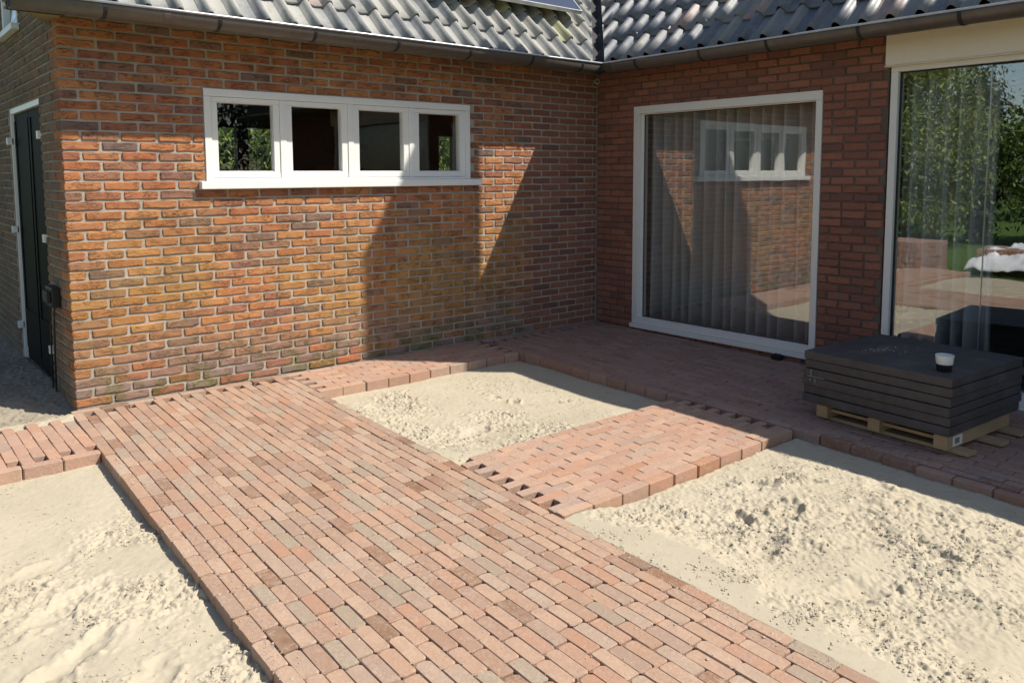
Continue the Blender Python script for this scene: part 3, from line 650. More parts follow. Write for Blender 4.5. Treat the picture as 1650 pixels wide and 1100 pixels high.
# ---- window A: four white sashes
wa = MB(); d0, d1 = -.004, .075
x0, x1, z0, z1 = WA[0]+.002, WA[1]-.002, WA[2]+.055, WA[3]-.002
wa.box((x0, d0, z1-.052), (x1, d1, z1), .004).box((x0, d0-.0005, z0), (x0+.048, d1, z1-.053), .004).box((x1-.048, d0-.0005, z0), (x1, d1, z1-.053), .004).box((x0+.049, d0, z0), (x1-.049, d1, z0+.020), .003)
panes = [(-3.767, -3.362), (-3.220, -2.813), (-2.662, -2.254), (-2.104, -1.686)]
for (a, c) in zip(panes[:-1], panes[1:]):
    m = (a[1]+c[0])/2; wa.box((m-.024, d0+.0005, z0+.021), (m+.024, d1, z1-.053), .003)
winA = wa.build('window', M['white'], house)
edges = [x0+.049]+[(a[1]+c[0])/2 for a, c in zip(panes[:-1], panes[1:])]+[x1-.049]
for i, (a, c) in enumerate(panes):
    sb = MB(); l = edges[i]+(.0255 if i else .001); r = edges[i+1]-(.0255 if i < 3 else .001); y0, y1 = d0+.007, d1-.01
    top, bot = z1-.0545, z0+.0225
    sb.box((l, y0, 1.974), (r, y1, top), .003).box((l, y0, bot), (r, y1, 1.494), .003).box((l, y0+.0006, 1.4945), (a, y1, 1.9735), .003).box((c, y0+.0006, 1.4945), (r, y1, 1.9735), .003)
    sb.box((a, y0+.012, 1.4945), (c, y1, 1.500)).box((a, y0+.012, 1.969), (c, y1, 1.9735))
    sb.build('sash', M['white'], winA)
    MB().box((a-.004, y0+.026, 1.492), (c+.004, y0+.031, 1.976)).build('pane', M['glassA'], winA)
sb = MB().box((-3.910, -.050, 22*PC+.001), (-1.484, .07, 22*PC+.054), .005); sb.build('sill', M['white'], winA)

# ---- window B: full height fixed pane
fb = MB(); X0f, X1f = -.006, .09
ya, yb, zb, zt = -.479, -2.345, .012, 2.092
fb.box((X0f, ya, zt-.070), (X1f, yb, zt), .004).box((X0f+.0006, ya, zb+.091), (X1f, ya-.068, zt-.0705), .004).box((X0f+.0006, yb+.052, zb+.091), (X1f, yb, zt-.0705), .004).box((X0f, ya, zb+.035), (X1f, yb, zb+.0905), .004)
winB = fb.build('window', M['offwhite'], house)
ib = MB(); ib.box((.03, ya-.0685, zt-.0785), (.088, yb+.0525, zt-.0708)).box((.03, ya-.069, zb+.0912), (.088, yb+.053, zb+.098)).box((.03, ya-.0685, zb+.0985), (.088, ya-.098, zt-.079)).box((.03, yb+.0525, zb+.0985), (.088, yb+.066, zt-.079)); ib.build('bead', M['offwhite'], winB)
MB().box((.045, ya-.09, zb+.09), (.051, yb+.06, zt-.074)).build('pane', M['glassB'], winB)
gk = MB(); gk.box((.038, ya-.0982, zb+.0982), (.0448, ya-.104, zt-.0792)).box((.038, yb+.0662, zb+.0982), (.0448, yb+.072, zt-.0792)).box((.038, ya-.1042, zt-.0852), (.0446, yb+.0722, zt-.0792)).box((.038, ya-.1042, zb+.0982), (.0446, yb+.0722, zb+.1042)); gk.build('gasket', M['black'], winB)
MB().box((-.030, ya+.008, zb-.006), (.03, yb-.008, zb+.0335), .004).build('sill', M['offwhite'], winB)
# ---- window C with the shutter box over it
yc, yd = -2.852, -5.33
fb = MB(); fb.box((-.004, yc, 2.172), (.09, yd, 2.212), .003).box((-.0046, yc, .03), (.09, yc-.050, 2.1715), .004).box((-.0046, yd+.05, .03), (.09, yd, 2.1715), .004).box((-.004, yc, -.045), (.09, yd, .0295), .004)
winC = fb.build('window', M['offwhite'], house)
MB().box((.045, yc-.045, .025), (.051, -3.476, 2.176)).build('pane', M['glassB'], winC)
gk = MB(); gk.box((.030, yc-.0502, .0298), (.0448, yc-.060, 2.1714)).box((.030, yc-.0602, 2.1634), (.0446, yd+.0502, 2.1714)); gk.build('gasket', M['black'], winC)
MB().box((.060, -3.470, .025), (.066, yd+.045, 2.176)).build('pane', M['glassB'], winC)
MB().box((.052, -3.472, .0302), (.066, -3.475, 2.1712)).build('pane_edge', M['alu'], winC)
sb = MB(); sb.box((-.055, yc+.022, 2.214), (.10, yd-.02, 2.452), .006).box((-.062, yc+.024, 2.206), (.02, yd-.022, 2.2135), .002); sb.build('shutter_box', M['cream'], winC)
MB().box((-.05, yc+.005, -.10), (.05, yd, -.046), .004).build('sill', M['offwhite'], winC)

# ---- side door and gable window
db = MB(); dx = LX+.035
db.box((dx-.02, DS[0]+.002, 1.955), (dx+.05, DS[1]-.002, 1.998), .003).box((dx-.02, DS[1]-.03, .0), (dx+.05, DS[1]-.002, 1.9545), .003).box((dx+.03, DS[0]+.002, .0), (dx+.05, DS[0]+.03, 1.9545), .003)
sdoor = db.build('side_door', M['white'], house)
for (a, c) in ((DS[0]+.031, 1.255), (1.262, DS[1]-.031)):
    lf = MB(); lf.box((dx+.005, a, .012), (dx+.045, c, 1.953), .003).box((dx-.002, a+.02, .4), (dx+.006, a+.075, 1.9)).box((dx-.002, c-.075, .4), (dx+.006, c-.02, 1.9)).box((dx-.0025, a+.02, .1), (dx+.006, c-.02, .42)); lf.build('door_leaf', M['door'], sdoor)
for z in (.25, 1.02, 1.72):
    for y in (DS[0]-.012, DS[1]-.03): MB().box((LX-.018, y, z), (LX+.03, y+.05, z+.055), .004).build('hinge', M['white'], sdoor)
wb = MB(); wb.box((LX-.004, SW[0], SW[2]), (LX+.06, SW[1], SW[2]+.05), .003).box((LX-.004, SW[0], SW[2]+.051), (LX+.06, SW[0]+.05, SW[3]), .003).box((LX-.004, SW[1]-.05, SW[2]+.051), (LX+.06, SW[1], SW[3]), .003)
winS = wb.build('window', M['white'], house)
MB().box((LX+.02, SW[0]+.05, SW[2]+.05), (LX+.026, SW[1]-.05, SW[3])).build('pane', M['glassA'], winS)
MB().box((LX+.09, SW[0], SW[2]), (LX+.10, SW[1], SW[3])).build('blind', M['blueglass'], winS)
MB().box((LX-.05, SW[0]-.04, SW[2]-.045), (LX+.05, SW[1]+.04, SW[2]-.002), .004).build('sill', M['white'], winS)

# ---- roof
GX0 = -5.02
def P3(x, y, z): return (x, y, z)
rb = MB(); K = RIDGE; E = RY0+.125; EB = 2*RIDGE-E; TH = .045
def slab(pts):
    n = len(pts); lo = [(p[0], p[1], p[2]-TH) for p in pts]
    rb.add(list(pts)+lo, [tuple(range(n)), tuple(range(2*n-1, n-1, -1))]+[(i, i+n, (i+1) % n+n, (i+1) % n) for i in range(n)])
ze, zk = roofz(E)-.035, roofz(K)-.035
slab([(GX0, E, ze), (E, E, ze), (K, K, zk), (GX0, K, zk)])
slab([(E, E, ze), (E, -8.3, ze), (K, -8.3, zk), (K, K, zk)])
slab([(GX0, K, zk), (K, K, zk), (EB, EB, ze), (GX0, EB, ze)])
slab([(K, K, zk), (K, -8.3, zk), (EB, -8.3, ze), (EB, EB, ze)])
roof = rb.build('roof', M['felt'], house)
TW = .190; TL = .39; EXPO = .318; CT = math.cos(math.atan(RM)); ST = math.sin(math.atan(RM))
def tile_profile(t):
    u = t % 1.0
    if u < .58: return .004-.010*math.sin(math.pi*u/.58)
    return .058*math.sin(math.pi*(u-.58)/.42)**.8+.004
US = [0, .14, .28, .42, .52, .58, .66, .74, .80, .87, .94, 1.0, 1.07]
def tile_geo(seed):
    r = random.Random(seed); v = []; f = []; n = len(US); ji = [r.gauss(0, .0006) for _ in US]
    def h(u):
        return tile_profile(u) if u < 1 else tile_profile(.9999)-.006
    for (vv, lift, drop) in ((-.0, .026, .013), (0., .026, 0), (TL*.5, .012, 0), (TL, -.002, 0)):
        for i, u in enumerate(US): v.append(((u-.5)*TW, vv-(.004 if drop else 0)*0, h(u)+lift-drop+ji[i]))
    for k in range(3):
        for i in range(n-1): f.append((k*n+i, k*n+i+1, (k+1)*n+i+1, (k+1)*n+i))
    for i in (0, n-1): pass
    return v, f
TG = [tile_geo(s) for s in range(6)]; TM = {}
def tiles(mat, ncol, nrow, u0, toW, rotm, keep, plane):
    mb = MB()
    cnt = 0
    for row in range(nrow):
        for c in range(ncol):
            uc = u0+(c+.5)*TW; vc = row*EXPO
            g = R.randrange(6); rot = rotm @ Matrix.Rotation(R.gauss(0, .010), 3, 'Z') @ Matrix.Rotation(R.gauss(0, .006), 3, 'X')
            p = Vector(toW(uc, vc+.06)); p.z += R.gauss(0, .0015)
            W = [rot @ Vector(q)+p for q in TG[g][0]]
            ins = [keep(q) for q in W]
            if not any(k > 0 for k in ins): continue
            vis = score(p) > 0 or score(p+Vector((0, 0, -.1))) > 0
            if all(k > 0 for k in ins):
                if vis:
                    key = (g, mat)
                    if key not in TM: TM[key] = mesh('roof_tile', TG[g][0], TG[g][1], M[mat], True)
                    link('roof_tile', TM[key], roof, p, rot.to_euler()); cnt += 1
                else: mb.add(W, TG[g][1])
            else:
                bm = bmesh.new(); bv = [bm.verts.new(q) for q in W]
                for fc in TG[g][1]: bm.faces.new([bv[i] for i in fc])
                bmesh.ops.bisect_plane(bm, geom=bm.verts[:]+bm.edges[:]+bm.faces[:], plane_co=plane[0], plane_no=plane[1], clear_outer=True)
                bm.verts.index_update()
                if len(bm.faces):
                    vv = [q.co.copy() for q in bm.verts]; ff = [[q.index for q in fc.verts] for fc in bm.faces]
                    if vis: link('roof_tile', mesh('roof_tile', vv, ff, M[mat], True), roof)
                    else: mb.add(vv, ff)
                bm.free()
    if mb.v:
        q = mb.build('roof_tile_field', M[mat], roof, True); q['kind'] = 'stuff'
VG = .075
RA = Matrix(((1, 0, 0), (0, CT, -ST), (0, ST, CT)))
tiles('tileA', 41, 8, GX0+.0, lambda u, v: (u, RY0+v*CT, RZ+v*ST), RA, lambda q: q.y-q.x-VG, ((0, VG, 0), (1, -1, 0)))
RBm = Matrix(((0, CT, -ST), (-1, 0, 0), (0, ST, CT)))
tiles('tileB', 41, 8, -2.75+.06, lambda u, v: (RY0+.038+v*CT, -u, RZ+.022+v*ST), RBm, lambda q: q.x-q.y-VG, ((VG, 0, 0), (-1, 1, 0)))
vb = MB(); s0, s1 = RY0-.01, RIDGE; wv = .14
vb.poly([(s0, s0, roofz(s0)-.018), (s1, s1, roofz(s1)-.018), (s1-2*wv, s1, roofz(s1)-.002), (s0-2*wv+.2, s0, roofz(s0)-.002)])
vb.poly([(s0, s0, roofz(s0)-.018), (s0, s0-2*wv+.2, roofz(s0)-.002), (s1, s1-2*wv, roofz(s1)-.002), (s1, s1, roofz(s1)-.018)])
vb.build('valley', M['lead'], roof)
# eaves boards
eb = MB(); eb.box((GX0+.02, -.255, 2.422), (-.236, -.235, 2.468)).box((GX0+.02, -.234, 2.436), (-.02, -.012, 2.447)).box((-.255, -.2552, 2.422), (-.235, -8.2, 2.468)).box((-.234, -.236, 2.436), (-.012, -8.2, 2.447)); eb.build('soffit', M['soffit'], roof)
bb = MB()
for (a, c) in ((E, K), (K, EB)):
    za, zc = (ze, zk) if a == E else (zk, ze)
    x0_, x1_ = GX0-.02, GX0
    bb.add([(x0_, a, za-.06), (x0_, c, zc-.06), (x0_, c, zc+.05), (x0_, a, za+.05), (x1_, a, za-.06), (x1_, c, zc-.06), (x1_, c, zc+.05), (x1_, a, za+.05)],
           [(0, 3, 2, 1), (4, 5, 6, 7), (0, 1, 5, 4), (2, 3, 7, 6), (0, 4, 7, 3), (1, 2, 6, 5)])
    bb.add([(GX0, a, za-.10), (GX0, c, zc-.10), (LX+.01, c, zc-.10), (LX+.01, a, za-.10), (GX0, a, za-.085), (GX0, c, zc-.085), (LX+.01, c, zc-.085), (LX+.01, a, za-.085)],
           [(0, 1, 2, 3), (7, 6, 5, 4), (0, 4, 5, 1), (2, 6, 7, 3)])
bb.add([(GX0+.06, -.25, 2.434), (LX+.02, -.25, 2.434), (LX+.02, .30, 2.434), (GX0+.06, -.25, 2.42), (LX+.02, -.25, 2.42), (LX+.02, .30, 2.42)], [(0, 1, 2), (5, 4, 3), (0, 3, 4, 1), (1, 4, 5, 2), (2, 5, 3, 0)])
bb.build('barge_board', M['soffit'], roof)

# ---- gutters
def gutter(path, name):
    """half round gutter swept along a polyline; cross-section in (out, z)"""
    pr = []
    for k in range(13):
        a = math.pi*k/12; pr.append((.340+.080*math.cos(a), 2.468-.080*math.sin(a)))
    return pr
gpr = [(.340+.080*math.cos(math.pi*k/14), 2.466-.082*math.sin(math.pi*k/14)**.85) for k in range(15)]
inn = [(.340+.076*math.cos(math.pi*k/14), 2.466-.078*math.sin(math.pi*k/14)**.85) for k in range(14, -1, -1)]
ring_ = gpr+inn
def sweep(fn, a, c, seg, prof, mb):
    n = len(prof); v = []; f = []
    for i in range(seg+1):
        t = a+(c-a)*i/seg
        for (o_, z_) in prof: v.append(fn(t, o_, z_))
    for i in range(seg):
        for k in range(n): f.append((i*n+k, i*n+(k+1) % n, (i+1)*n+(k+1) % n, (i+1)*n+k))
    f += [tuple(range(n)), tuple(range(seg*n+n-1, seg*n-1, -1))]
    mb.add(v, f)
fA = lambda t, o_, z_: (t, -o_, z_) if t < -.1 else (-o_+.042, -o_, z_)
fB = lambda t, o_, z_: (-o_+.042, t, z_) if t < -.1 else (-o_+.042, -o_, z_)
def sweep2(pts_fn, ts, prof, mb):
    n = len(prof); v = []; f = []
    for t in ts:
        for (o_, z_) in prof: v.append(pts_fn(t, o_, z_))
    for i in range(len(ts)-1):
        for k in range(n): f.append((i*n+k, (i+1)*n+k, (i+1)*n+(k+1) % n, i*n+(k+1) % n))
    f += [tuple(range(n)), tuple(range((len(ts)-1)*n+n-1, (len(ts)-1)*n-1, -1))]
    mb.add(v, f)
TSA = [GX0+.0, -4, -3, -2, -1, 0]; TSB = [0, -1.2, -2.4, -3.6, -4.8, -8.2]
def bead(o0, z0, r): return [(o0+r*math.cos(2*math.pi*k/8), z0+r*math.sin(2*math.pi*k/8)) for k in range(8)]
for nm, fn, ts, sg in (('a', fA, TSA, 1), ('b', fB, TSB, 1)):
    mb = MB(); sweep2(fn, ts, ring_, mb); g = mb.build('gutter', M['zinc'], house, False)
    me = g.data; me.polygons.foreach_set('use_smooth', [True]*len(me.polygons))
    mb = MB(); sweep2(fn, ts, bead(.4225, 2.468, .0085), mb); mb.build('gutter_rim', M['zincrim'], g, True)
    locs = [-4.55, -3.88, -3.22, -2.55, -1.88, -1.22, -.62] if nm == 'a' else [-.80, -1.47, -2.08, -2.78, -3.42, -4.1, -4.8]
    bp = [(.340+.0845*math.cos(math.pi*k/12), 2.467-.0865*math.sin(math.pi*k/12)**.85) for k in range(13)]
    bp = bp+[(.340+(q[0]-.340)*.96, 2.467+(q[1]-2.467)*.96) for q in reversed(bp)]
    for t in locs:
        mb = MB(); sweep2(fn, [t-.011, t+.011], bp, mb); mb.build('gutter_bracket', M['lead'], g)
    for t in ([-4.2, -2.9, -.95] if nm == 'a' else [-.55, -3.0]):   # soldered seams
        sp = [(.340+.0815*math.cos(math.pi*k/12), 2.466-.0835*math.sin(math.pi*k/12)**.85) for k in range(13)]; sp = sp+[(.340+(q[0]-.340)*.97, 2.466+(q[1]-2.466)*.97) for q in reversed(sp)]
        mb = MB(); sweep2(fn, [t-.02, t+.02], sp, mb); mb.build('gutter_seam', M['zinc'], g)

# ================================================================== THINGS
# solar panel
sp0, sp1 = .66, 1.70; px0, px1 = -1.95, -.245; lift = .155
def pa(u, v, n): 
    return (u, RY0+v*CT-n*ST, RZ+v*ST+n*CT)
pan = thing('solar_panel', 'dark solar panel with thin aluminium frame mounted above the grey tiles', 'solar panel', (0, 0, 0))
def pbox(u0, u1, v0, v1, n0, n1):
    mb = MB(); v = [pa(u, v_, n_) for n_ in (n0, n1) for (u, v_) in ((u0, v0), (u1, v0), (u1, v1), (u0, v1))]
    return v, [(0, 3, 2, 1), (4, 5, 6, 7), (0, 1, 5, 4), (1, 2, 6, 5), (2, 3, 7, 6), (3, 0, 4, 7)]
MB().add(*pbox(px0+.012, px1-.012, sp0+.012, sp1-.012, lift, lift+.033)).build('cells', M['cell'], pan)
mb = MB(); mb.add(*pbox(px0, px1, sp0, sp0+.0115, lift-.002, lift+.036)).add(*pbox(px0, px1, sp1-.0115, sp1, lift-.002, lift+.036)).add(*pbox(px0, px0+.0115, sp0+.0118, sp1-.0118, lift-.002, lift+.036)).add(*pbox(px1-.0115, px1, sp0+.0118, sp1-.0118, lift-.002, lift+.036)); mb.build('frame', M['alu'], pan)
mb = MB()
for v_ in (.86, 1.42): mb.add(*pbox(px0+.05, px1-.05, v_, v_+.04, .06, lift-.003))
mb.build('rail', M['alu'], pan)

# curtains
def curtain(name, label, y0, y1, x, z0, z1, n, amp):
    v = []; f = []; cols = n*10; rows = 6; rr = random.Random(n)
    ph = [rr.uniform(-.5, .5) for _ in range(n+2)]; am = [rr.uniform(.65, 1.2) for _ in range(n+2)]
    for j in range(rows+1):
        z = z0+(z1-z0)*j/rows
        for i in range(cols+1):
            t = i/10; k = int(t); a = am[k]*(1-(t-k))+am[k+1]*(t-k)
            s = math.sin(2*math.pi*(t+.10*math.sin(t*1.7)))
            v.append((x+amp*a*s*(1-.12*j/rows), y0+(y1-y0)*i/cols+.012*math.sin(t*3+j*.7)*(1-j/rows), z))
    for j in range(rows):
        for i in range(cols): q = j*(cols+1)+i; f.append((q, q+1, q+cols+2, q+cols+1))
    o = link(name, mesh(name, v, f, M['curtain'], True)); m = o.modifiers.new('thick', 'SOLIDIFY'); m.thickness = .003
    return tag(o, label, 'curtain', 'grey curtains')
curtain('curtain', 'grey pleated curtain behind the window framed white on all sides', -.52, -2.32, .22, .02, 2.30, 16, .085)
curtain('curtain', 'grey pleated curtain behind the wide window under the cream shutter box', -2.87, -3.50, .22, .02, 2.40, 6, .075)

# slab stack on its pallet
SA = math.radians(-4.4); SC = (-.868, -3.435); zb = .058; th = .0535
for k in range(6):
    jx, jy = (R.gauss(0, .005), R.gauss(0, .005)); 
    mb = MB(); mb.box((-.43, -.44, 0), (.43, .44, th-.0035), .006)
    names = ['lowest of six charcoal slabs, lying on the wooden pallet', 'second charcoal slab up from the pallet', 'third charcoal slab up from the pallet', 'fourth charcoal slab up, with faint chalk marks on its corner', 'fifth charcoal slab, just under the top one', 'topmost charcoal slab of the stack, dusted with sand and carrying a cup']
    o = mb.build('slab', M['slab']); o.location = (SC[0]+jx, SC[1]+jy, zb+k*th); o.rotation_euler = (R.gauss(0, .0015), 0, SA+R.gauss(0, .006))
    tag(o, names[k], 'slab', 'charcoal slabs stacked on the pallet')
    if k in (3, 2):
        mb = MB(); x = -.4315
        if k == 3: mb.box((x, .385, .004), (x+.002, .388, .047)).box((x, .300, .001), (x+.002, .415, .0035))
        else: mb.box((x, .385, .026), (x+.002, .388, .047)).box((x, .352, .02), (x+.002, .3545, .046))
        mb.build('chalk_mark', M['chalk'], o)
    if k == 5:                                         # spilled sand, real little grains and crumbs
        mb = MB(); rr = random.Random(4)
        for (cx, cy, sx, sy, n) in ((-.02, .17, .10, .035, 420), (.08, .05, .08, .03, 60), (.17, -.31, .05, .02, 50)):
            for _ in range(n):
                x, y = rr.gauss(cx, sx), rr.gauss(cy, sy); s = rr.uniform(.0008, .003) if rr.random() < .97 else rr.uniform(.005, .008)
                if abs(x) > .40 or abs(y) > .41: continue
                mb.add([(x-s, y, th-.004), (x, y-s, th-.004), (x+s, y, th-.004), (x, y+s, th-.004), (x, y, th-.0035+s*.6)], [(0, 1, 4), (1, 2, 4), (2, 3, 4), (3, 0, 4)])
        q = mb.build('spilled_sand', M['sand'], o); q['kind'] = 'stuff'
# pallet: three bearers running back towards the wall on thin cross boards
pal = thing('pallet', 'pale pine pallet carrying the stack of charcoal slabs', 'pallet', (SC[0], SC[1], gz(SC[1])), SA)
zg = 0.0
for i, y in enumerate((.33, .0, -.375)):
    mb = MB(); mb.box((-.40, y-.036, .024), (.36, y+.036, .100), .003); be = mb.build('bearer', M['pine'], pal)
    if i == 2:
        MB().box((-.335, y-.0385, .034), (-.230, y-.0363, .090)).build('paper_label', M['paper'], be)
        mb = MB()
        for q in range(12): mb.box((-.315+q*.0045, y-.0392, .046), (-.315+q*.0045+(.0016 if q % 3 else .003), y-.0387, .078))
        mb.build('barcode', M['ink'], be)
for x, ext in ((-.30, .50), (.02, .53), (.29, .52)):
    mb = MB(); mb.box((x-.045, -ext, .002), (x+.045, .40, .0235), .002); mb.build('board', M['pine'], pal)
mb = MB(); mb.box((-.36, -.34, .060), (-.345, .31, .078)); mb.build('slat', M['pine'], pal)
for y in (.33, .0, -.375):
    pass
# cup on the slabs
cz = zb+6*th-.002
cp_ = thing('cup', 'small cup with black lower half and white upper band on the slab stack', 'cup', (-1.17, -3.735, cz))
MB().lathe([(.0, 0), (.034, 0), (.038, .004), (.0415, .038), (.0418, .039)]).build('base_band', M['cupb'], cp_, True)
MB().lathe([(.0420, .039), (.047, .086), (.0472, .089), (.0445, .089), (.042, .060), (0, .058)]).build('bowl', M['cupw'], cp_, True)
MB().lathe([(0, .0700), (.0425, .0700), (.0427, .066)]).build('contents', M['grime'], cp_, True)
# small black block at the window foot
o = MB().box((-.085, -2.02, gz(-2.05)+.001), (-.032, -2.10, gz(-2.05)+.040), .004).box((-.070, -2.035, gz(-2.05)+.0405), (-.045, -2.085, gz(-2.05)+.048), .002).build('rubber_block', M['black']); tag(o, 'small black rubber block on the paving against the window sill', 'block')
# ring in the corner under the gutter
v = []; f = []
for i in range(20):
    a = 2*math.pi*i/20
    for k in range(8):
        q = 2*math.pi*k/8; rr_ = .022+.0055*math.cos(q); v.append((rr_*math.cos(a), .0055*math.sin(q), rr_*math.sin(a)))
for i in range(20):
    for k in range(8): f.append((i*8+k, i*8+(k+1) % 8, ((i+1) % 20)*8+(k+1) % 8, ((i+1) % 20)*8+k))
ring = thing('ring_hook', 'small metal ring hook in the inner corner under the gutter', 'hook', (-.035, -.035, 2.365), math.radians(-45))
link('ring', mesh('ring', v, f, M['zincrim'], True), ring); MB().tube([(0, .035, .028), (0, .012, .03), (0, 0, .024)], .004).build('shank', M['zinc'], ring)
# black box with hanging cables on the side wall
cbx = thing('cable_box', 'black outdoor box with two hanging cables on the side wall', 'box', (LX-.004, .33, .60))
mb = MB(); mb.box((-.05, -.06, .02), (.004, .14, .15), .008).box((-.075, -.045, .05), (-.05, .10, .125), .006); mb.build('housing', M['black'], cbx)
for (y0, y1) in ((-.03, .12), (.09, .22)):
    MB().tube([(-.03, y0, .03), (-.035, y0+.01, -.08), (-.03, (y0+y1)/2, -.32), (-.02, y1, -.52), (-.02, y1, -.60)], .006).build('cable', M['black'], cbx)

# ================================================================== GARDEN (seen in the glass)
def crown(mb, c, rx, ry, rz, n, leaf, clumps, seed, droop=.3, box=False):
    rr = random.Random(seed); cs = []
    for _ in range(clumps):
        while True:
            p = [rr.uniform(-1, 1) for _ in range(3)]
            if box or sum(t*t for t in p) < 1: break
        k = 1 if box else (sum(t*t for t in p)+.05)**-.22
        cs.append((c[0]+p[0]*rx*k*.9, c[1]+p[1]*ry*k*.9, c[2]+p[2]*rz*k*.9, rr.uniform(.5, 1.0)))
    rs = np.random.RandomState(seed); C_ = np.array(cs); q = C_[rs.randint(0, len(cs), n)]; s = (.20*min(rx, ry, rz)*q[:, 3]+.06)[:, None]
    p = q[:, :3]+rs.normal(size=(n, 3))*s*np.array([1, 1, .8]); a = rs.uniform(0, 6.283, n); e = rs.uniform(-1., .5, n)-droop; L = (leaf*rs.uniform(.6, 1.3, n))[:, None]
    d = np.stack([np.cos(a)*np.cos(e), np.sin(a)*np.cos(e), np.sin(e)], -1); up = np.stack([rs.normal(0, .5, n), rs.normal(0, .5, n), np.ones(n)], -1)
    sd_ = np.cross(d, up); sd_ /= np.linalg.norm(sd_, axis=1)[:, None]; sd_ = sd_*L*.19
    V = np.stack([p, p+d*L*.5+sd_, p+d*L, p+d*L*.5-sd_], 1).reshape(-1, 3)
    o_ = len(mb.v); mb.v += V.tolist(); mb.f += (np.arange(n*4).reshape(n, 4)+o_).tolist()
def tree(name, label, x, y, h, rx, rz, leaf, n, mat, seed, base=-.11, trunk=True, clumps=60, zc=None):
    t = thing(name, label, 'tree' if trunk else 'shrub', (x, y, base)); rr = random.Random(seed)
    tm = MB(); pts = [(0, 0, 0), (rr.gauss(0, .05), rr.gauss(0, .05), h*.25), (rr.gauss(0, .12), rr.gauss(0, .12), h*.55), (rr.gauss(0, .2), rr.gauss(0, .2), h*.88)]
    tm.tube(pts, [h*.028, h*.022, h*.015, h*.004])
    for k in range(9):
        z = h*rr.uniform(.2, .75); a = rr.uniform(0, 6.28); L = rx*rr.uniform(.5, .95)
        tm.tube([(0, 0, z), (math.cos(a)*L*.5, math.sin(a)*L*.5, z+L*.35), (math.cos(a)*L, math.sin(a)*L, z+L*.55)], [h*.010, h*.006, h*.002], 6)
    tm.build('trunk', M['bark'], t)
    cm = MB(); crown(cm, (0, 0, zc if zc else h-rz), rx, rx, rz, n, leaf, clumps, seed); cm.build('crown', M[mat], t)
    return t
tree('garden_tree', 'tall yellow-green leafy tree mirrored at the left of the wide window', -11.6, 2.0, 5.2, 1.35, 2.55, .11, 30000, 'leafy', 51, clumps=170, zc=2.35)
tree('garden_tree', 'yellow-green leafy shrub tree left of the tall one in the mirrored garden', -12.2, 4.4, 4.6, 1.5, 2.3, .12, 18000, 'leafy', 52, clumps=110, zc=2.2)
tree('garden_tree', 'spreading mid-green tree with high crown behind the mirrored shrubs', -16.0, 5.4, 8.0, 2.6, 2.8, .18, 9000, 'leafm', 53, clumps=90)
tree('conifer', 'slender dark conifer in the middle of the mirrored garden', -13.4, 1.35, 4.1, .55, 2.05, .12, 8000, 'leafd', 54, clumps=60, zc=2.0)
tree('garden_tree', 'broad mid-green bush right of the dark conifer in the mirror', -14.0, -.45, 2.9, 1.6, 1.5, .14, 14000, 'leafm', 55, clumps=80, zc=1.7)
tree('garden_tree', 'pale green bush at the far right edge of the mirrored garden', -13.5, -2.5, 2.9, 1.3, 1.45, .14, 9000, 'leafy', 56, clumps=60, zc=1.4)
tree('garden_tree', 'distant loose tree above the mirrored bushes', -22, -1.2, 7.2, 2.2, 2.6, .18, 5000, 'leafm', 57, clumps=60)
tree('garden_tree', 'distant low dark green tree at the back of the garden', -25, 3.4, 4.4, 3.4, 2.2, .2, 8000, 'leafm', 58, clumps=80, zc=2.2)
tree('garden_tree', 'distant green tree to the left at the back of the garden', -23, 10.5, 9.0, 3.2, 4.0, .2, 6000, 'leafm', 59, clumps=70, zc=4.4)
for i, (x, y, h, lab) in enumerate(((-3.2, -15.5, 7.5, 'dark tree behind the viewer, mirrored in the leftmost small pane'), (1.2, -16.0, 8.5, 'dark tree behind the viewer, mirrored in the second small pane'), (5.6, -17.0, 8.0, 'dark tree far behind the viewer past the end of the house'))):
    tree('dark_tree', lab, x, y, h, 2.5, 3.7, .22, 9000, 'leafd', 80+i, clumps=110, zc=3.9)
# hedge behind the house, seen through both windows of the dark room
hg = thing('hedge', 'sunlit clipped green hedge seen through the dark room', 'hedge', (-.2, 6.4, -.2))
hm = MB(); crown(hm, (0, 0, 1.45), 4.6, .42, 1.45, 26000, .085, 900, 71, .5, True); hm.build('crown', M['hedge'], hg)
MB().box((-4.8, .05, 0), (4.8, .5, 2.7)).build('core', M['leafd'], hg)
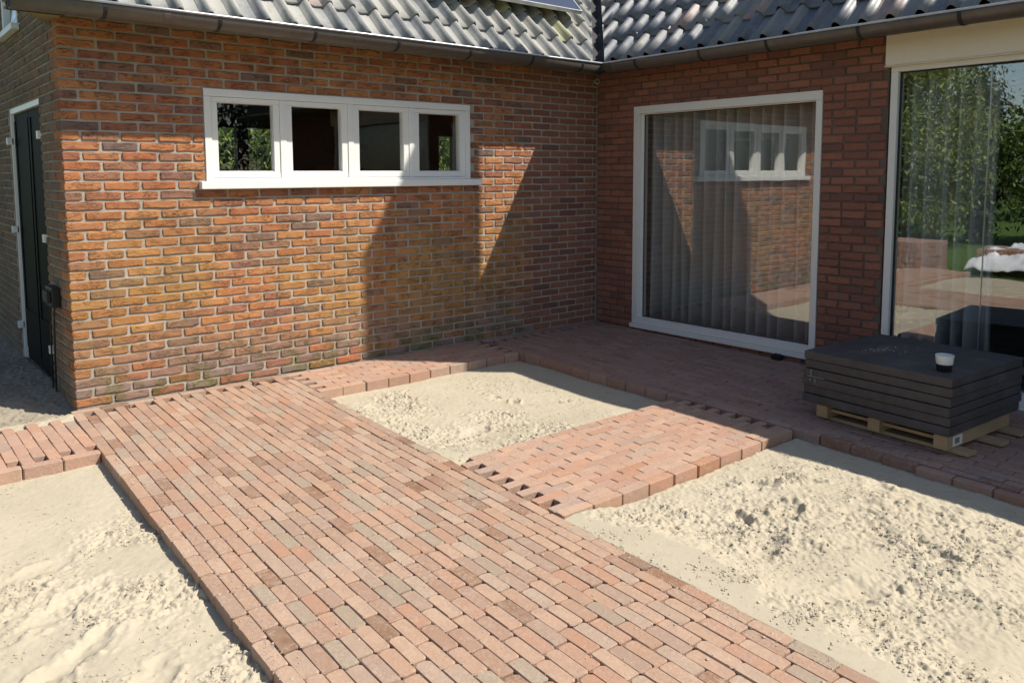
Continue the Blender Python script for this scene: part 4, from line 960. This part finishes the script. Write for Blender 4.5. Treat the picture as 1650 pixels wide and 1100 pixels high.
# packs of pavers under a plastic sheet, seen only in the glass
def pack(label, x, y, nx, ny, nz, rz, dark):
    t = thing('paver_pack', label, 'pavers', (x, y, -.11), rz, 'packs of pavers waiting on the lawn')
    for k in range(nz):
        mb = MB()
        for i in range(nx):
            for j in range(ny):
                g = pav_geo(.178, .0545, (i+j) % 5); dx, dy = R.gauss(0, .004), R.gauss(0, .004)
                mb.add([(p[0]+(i-nx/2+.5)*.185+dx, p[1]+(j-ny/2+.5)*.058+dy, p[2]+.08+k*.081) for p in g[0]], g[1])
        q = mb.build('paver_layer', M['darkpaver'], t)
    return t
pack('loose stack of pavers left in the mirrored garden', -7.45, .25, 5, 16, 6, .1, 0)
pack('lower stack of pavers beside the white sheet', -7.95, -1.15, 5, 14, 5, -.15, 0)
xs = np.linspace(-.75, .75, 46); V = []; F = []
X, Y = np.meshgrid(xs, xs*.85, indexing='ij'); H = .24+.26*fbm(X+5, Y+5, 3.5, 4, 91)-.75*np.clip(np.maximum(np.abs(X)-.50, np.abs(Y)-.46), 0, 1)*1.6; H = np.maximum(H, .01)+.03*fbm(X+3, Y+2, 14, 3, 92)
V = np.stack([X, Y, H], -1).reshape(-1, 3); n = 46
F = [(i*n+j, (i+1)*n+j, (i+1)*n+j+1, i*n+j+1) for i in range(n-1) for j in range(n-1)]
o = link('plastic_sheet', mesh('plastic_sheet', V, F, M['tarp'], True), None, (-7.95, -1.45, -.10), (0, 0, .2)); o.modifiers.new('thick', 'SOLIDIFY').thickness = .004
tag(o, 'crumpled white plastic sheet thrown over the pavers on the lawn', 'sheet')

# loose grains of sand spilled over the paving along the beds
mb = MB(); rr = random.Random(77)
def grains(n, fx):
    for _ in range(n):
        x, y = fx(); s_ = rr.uniform(.0012, .0032) if rr.random() < .97 else rr.uniform(.004, .008); z = gz(y)+.0015
        mb.add([(x-s_, y-s_*.3, z), (x+s_*.2, y-s_, z), (x+s_, y+s_*.4, z), (x-s_*.3, y+s_, z), (x, y, z+s_*.5)], [(0, 1, 4), (1, 2, 4), (2, 3, 4), (3, 0, 4)])
def band(x0, x1, y0, y1, side):
    def f():
        y = rr.uniform(y0, y1); return (rr.uniform(x0, x1)+.03*(y+.6), y) if side is None else ((pathR(y)-abs(rr.gauss(0, .05))) if side else (-4.795+.03*(y+.6)+abs(rr.gauss(0, .04))), y)
    return f
grains(500, band(0, 0, -4.6, -3.1, True)); grains(500, band(0, 0, -2.2, -.7, True)); grains(500, band(0, 0, -3.6, -1.0, False)); grains(1300, band(-4.78, -3.4, -4.6, -.3, None))
grains(500, lambda: (rr.uniform(-3.3, -1.6), -3.03+abs(rr.gauss(0, .05)))); grains(400, lambda: (rr.uniform(-3.3, -1.6), -2.22-abs(rr.gauss(0, .05)))); grains(900, lambda: (-1.52+abs(rr.gauss(0, .12)), rr.uniform(-4.4, -3.1)))
o = mb.build('loose_sand', M['sand']); tag(o, 'loose grains of sand scattered over the brick paths', 'sand', kind='stuff')
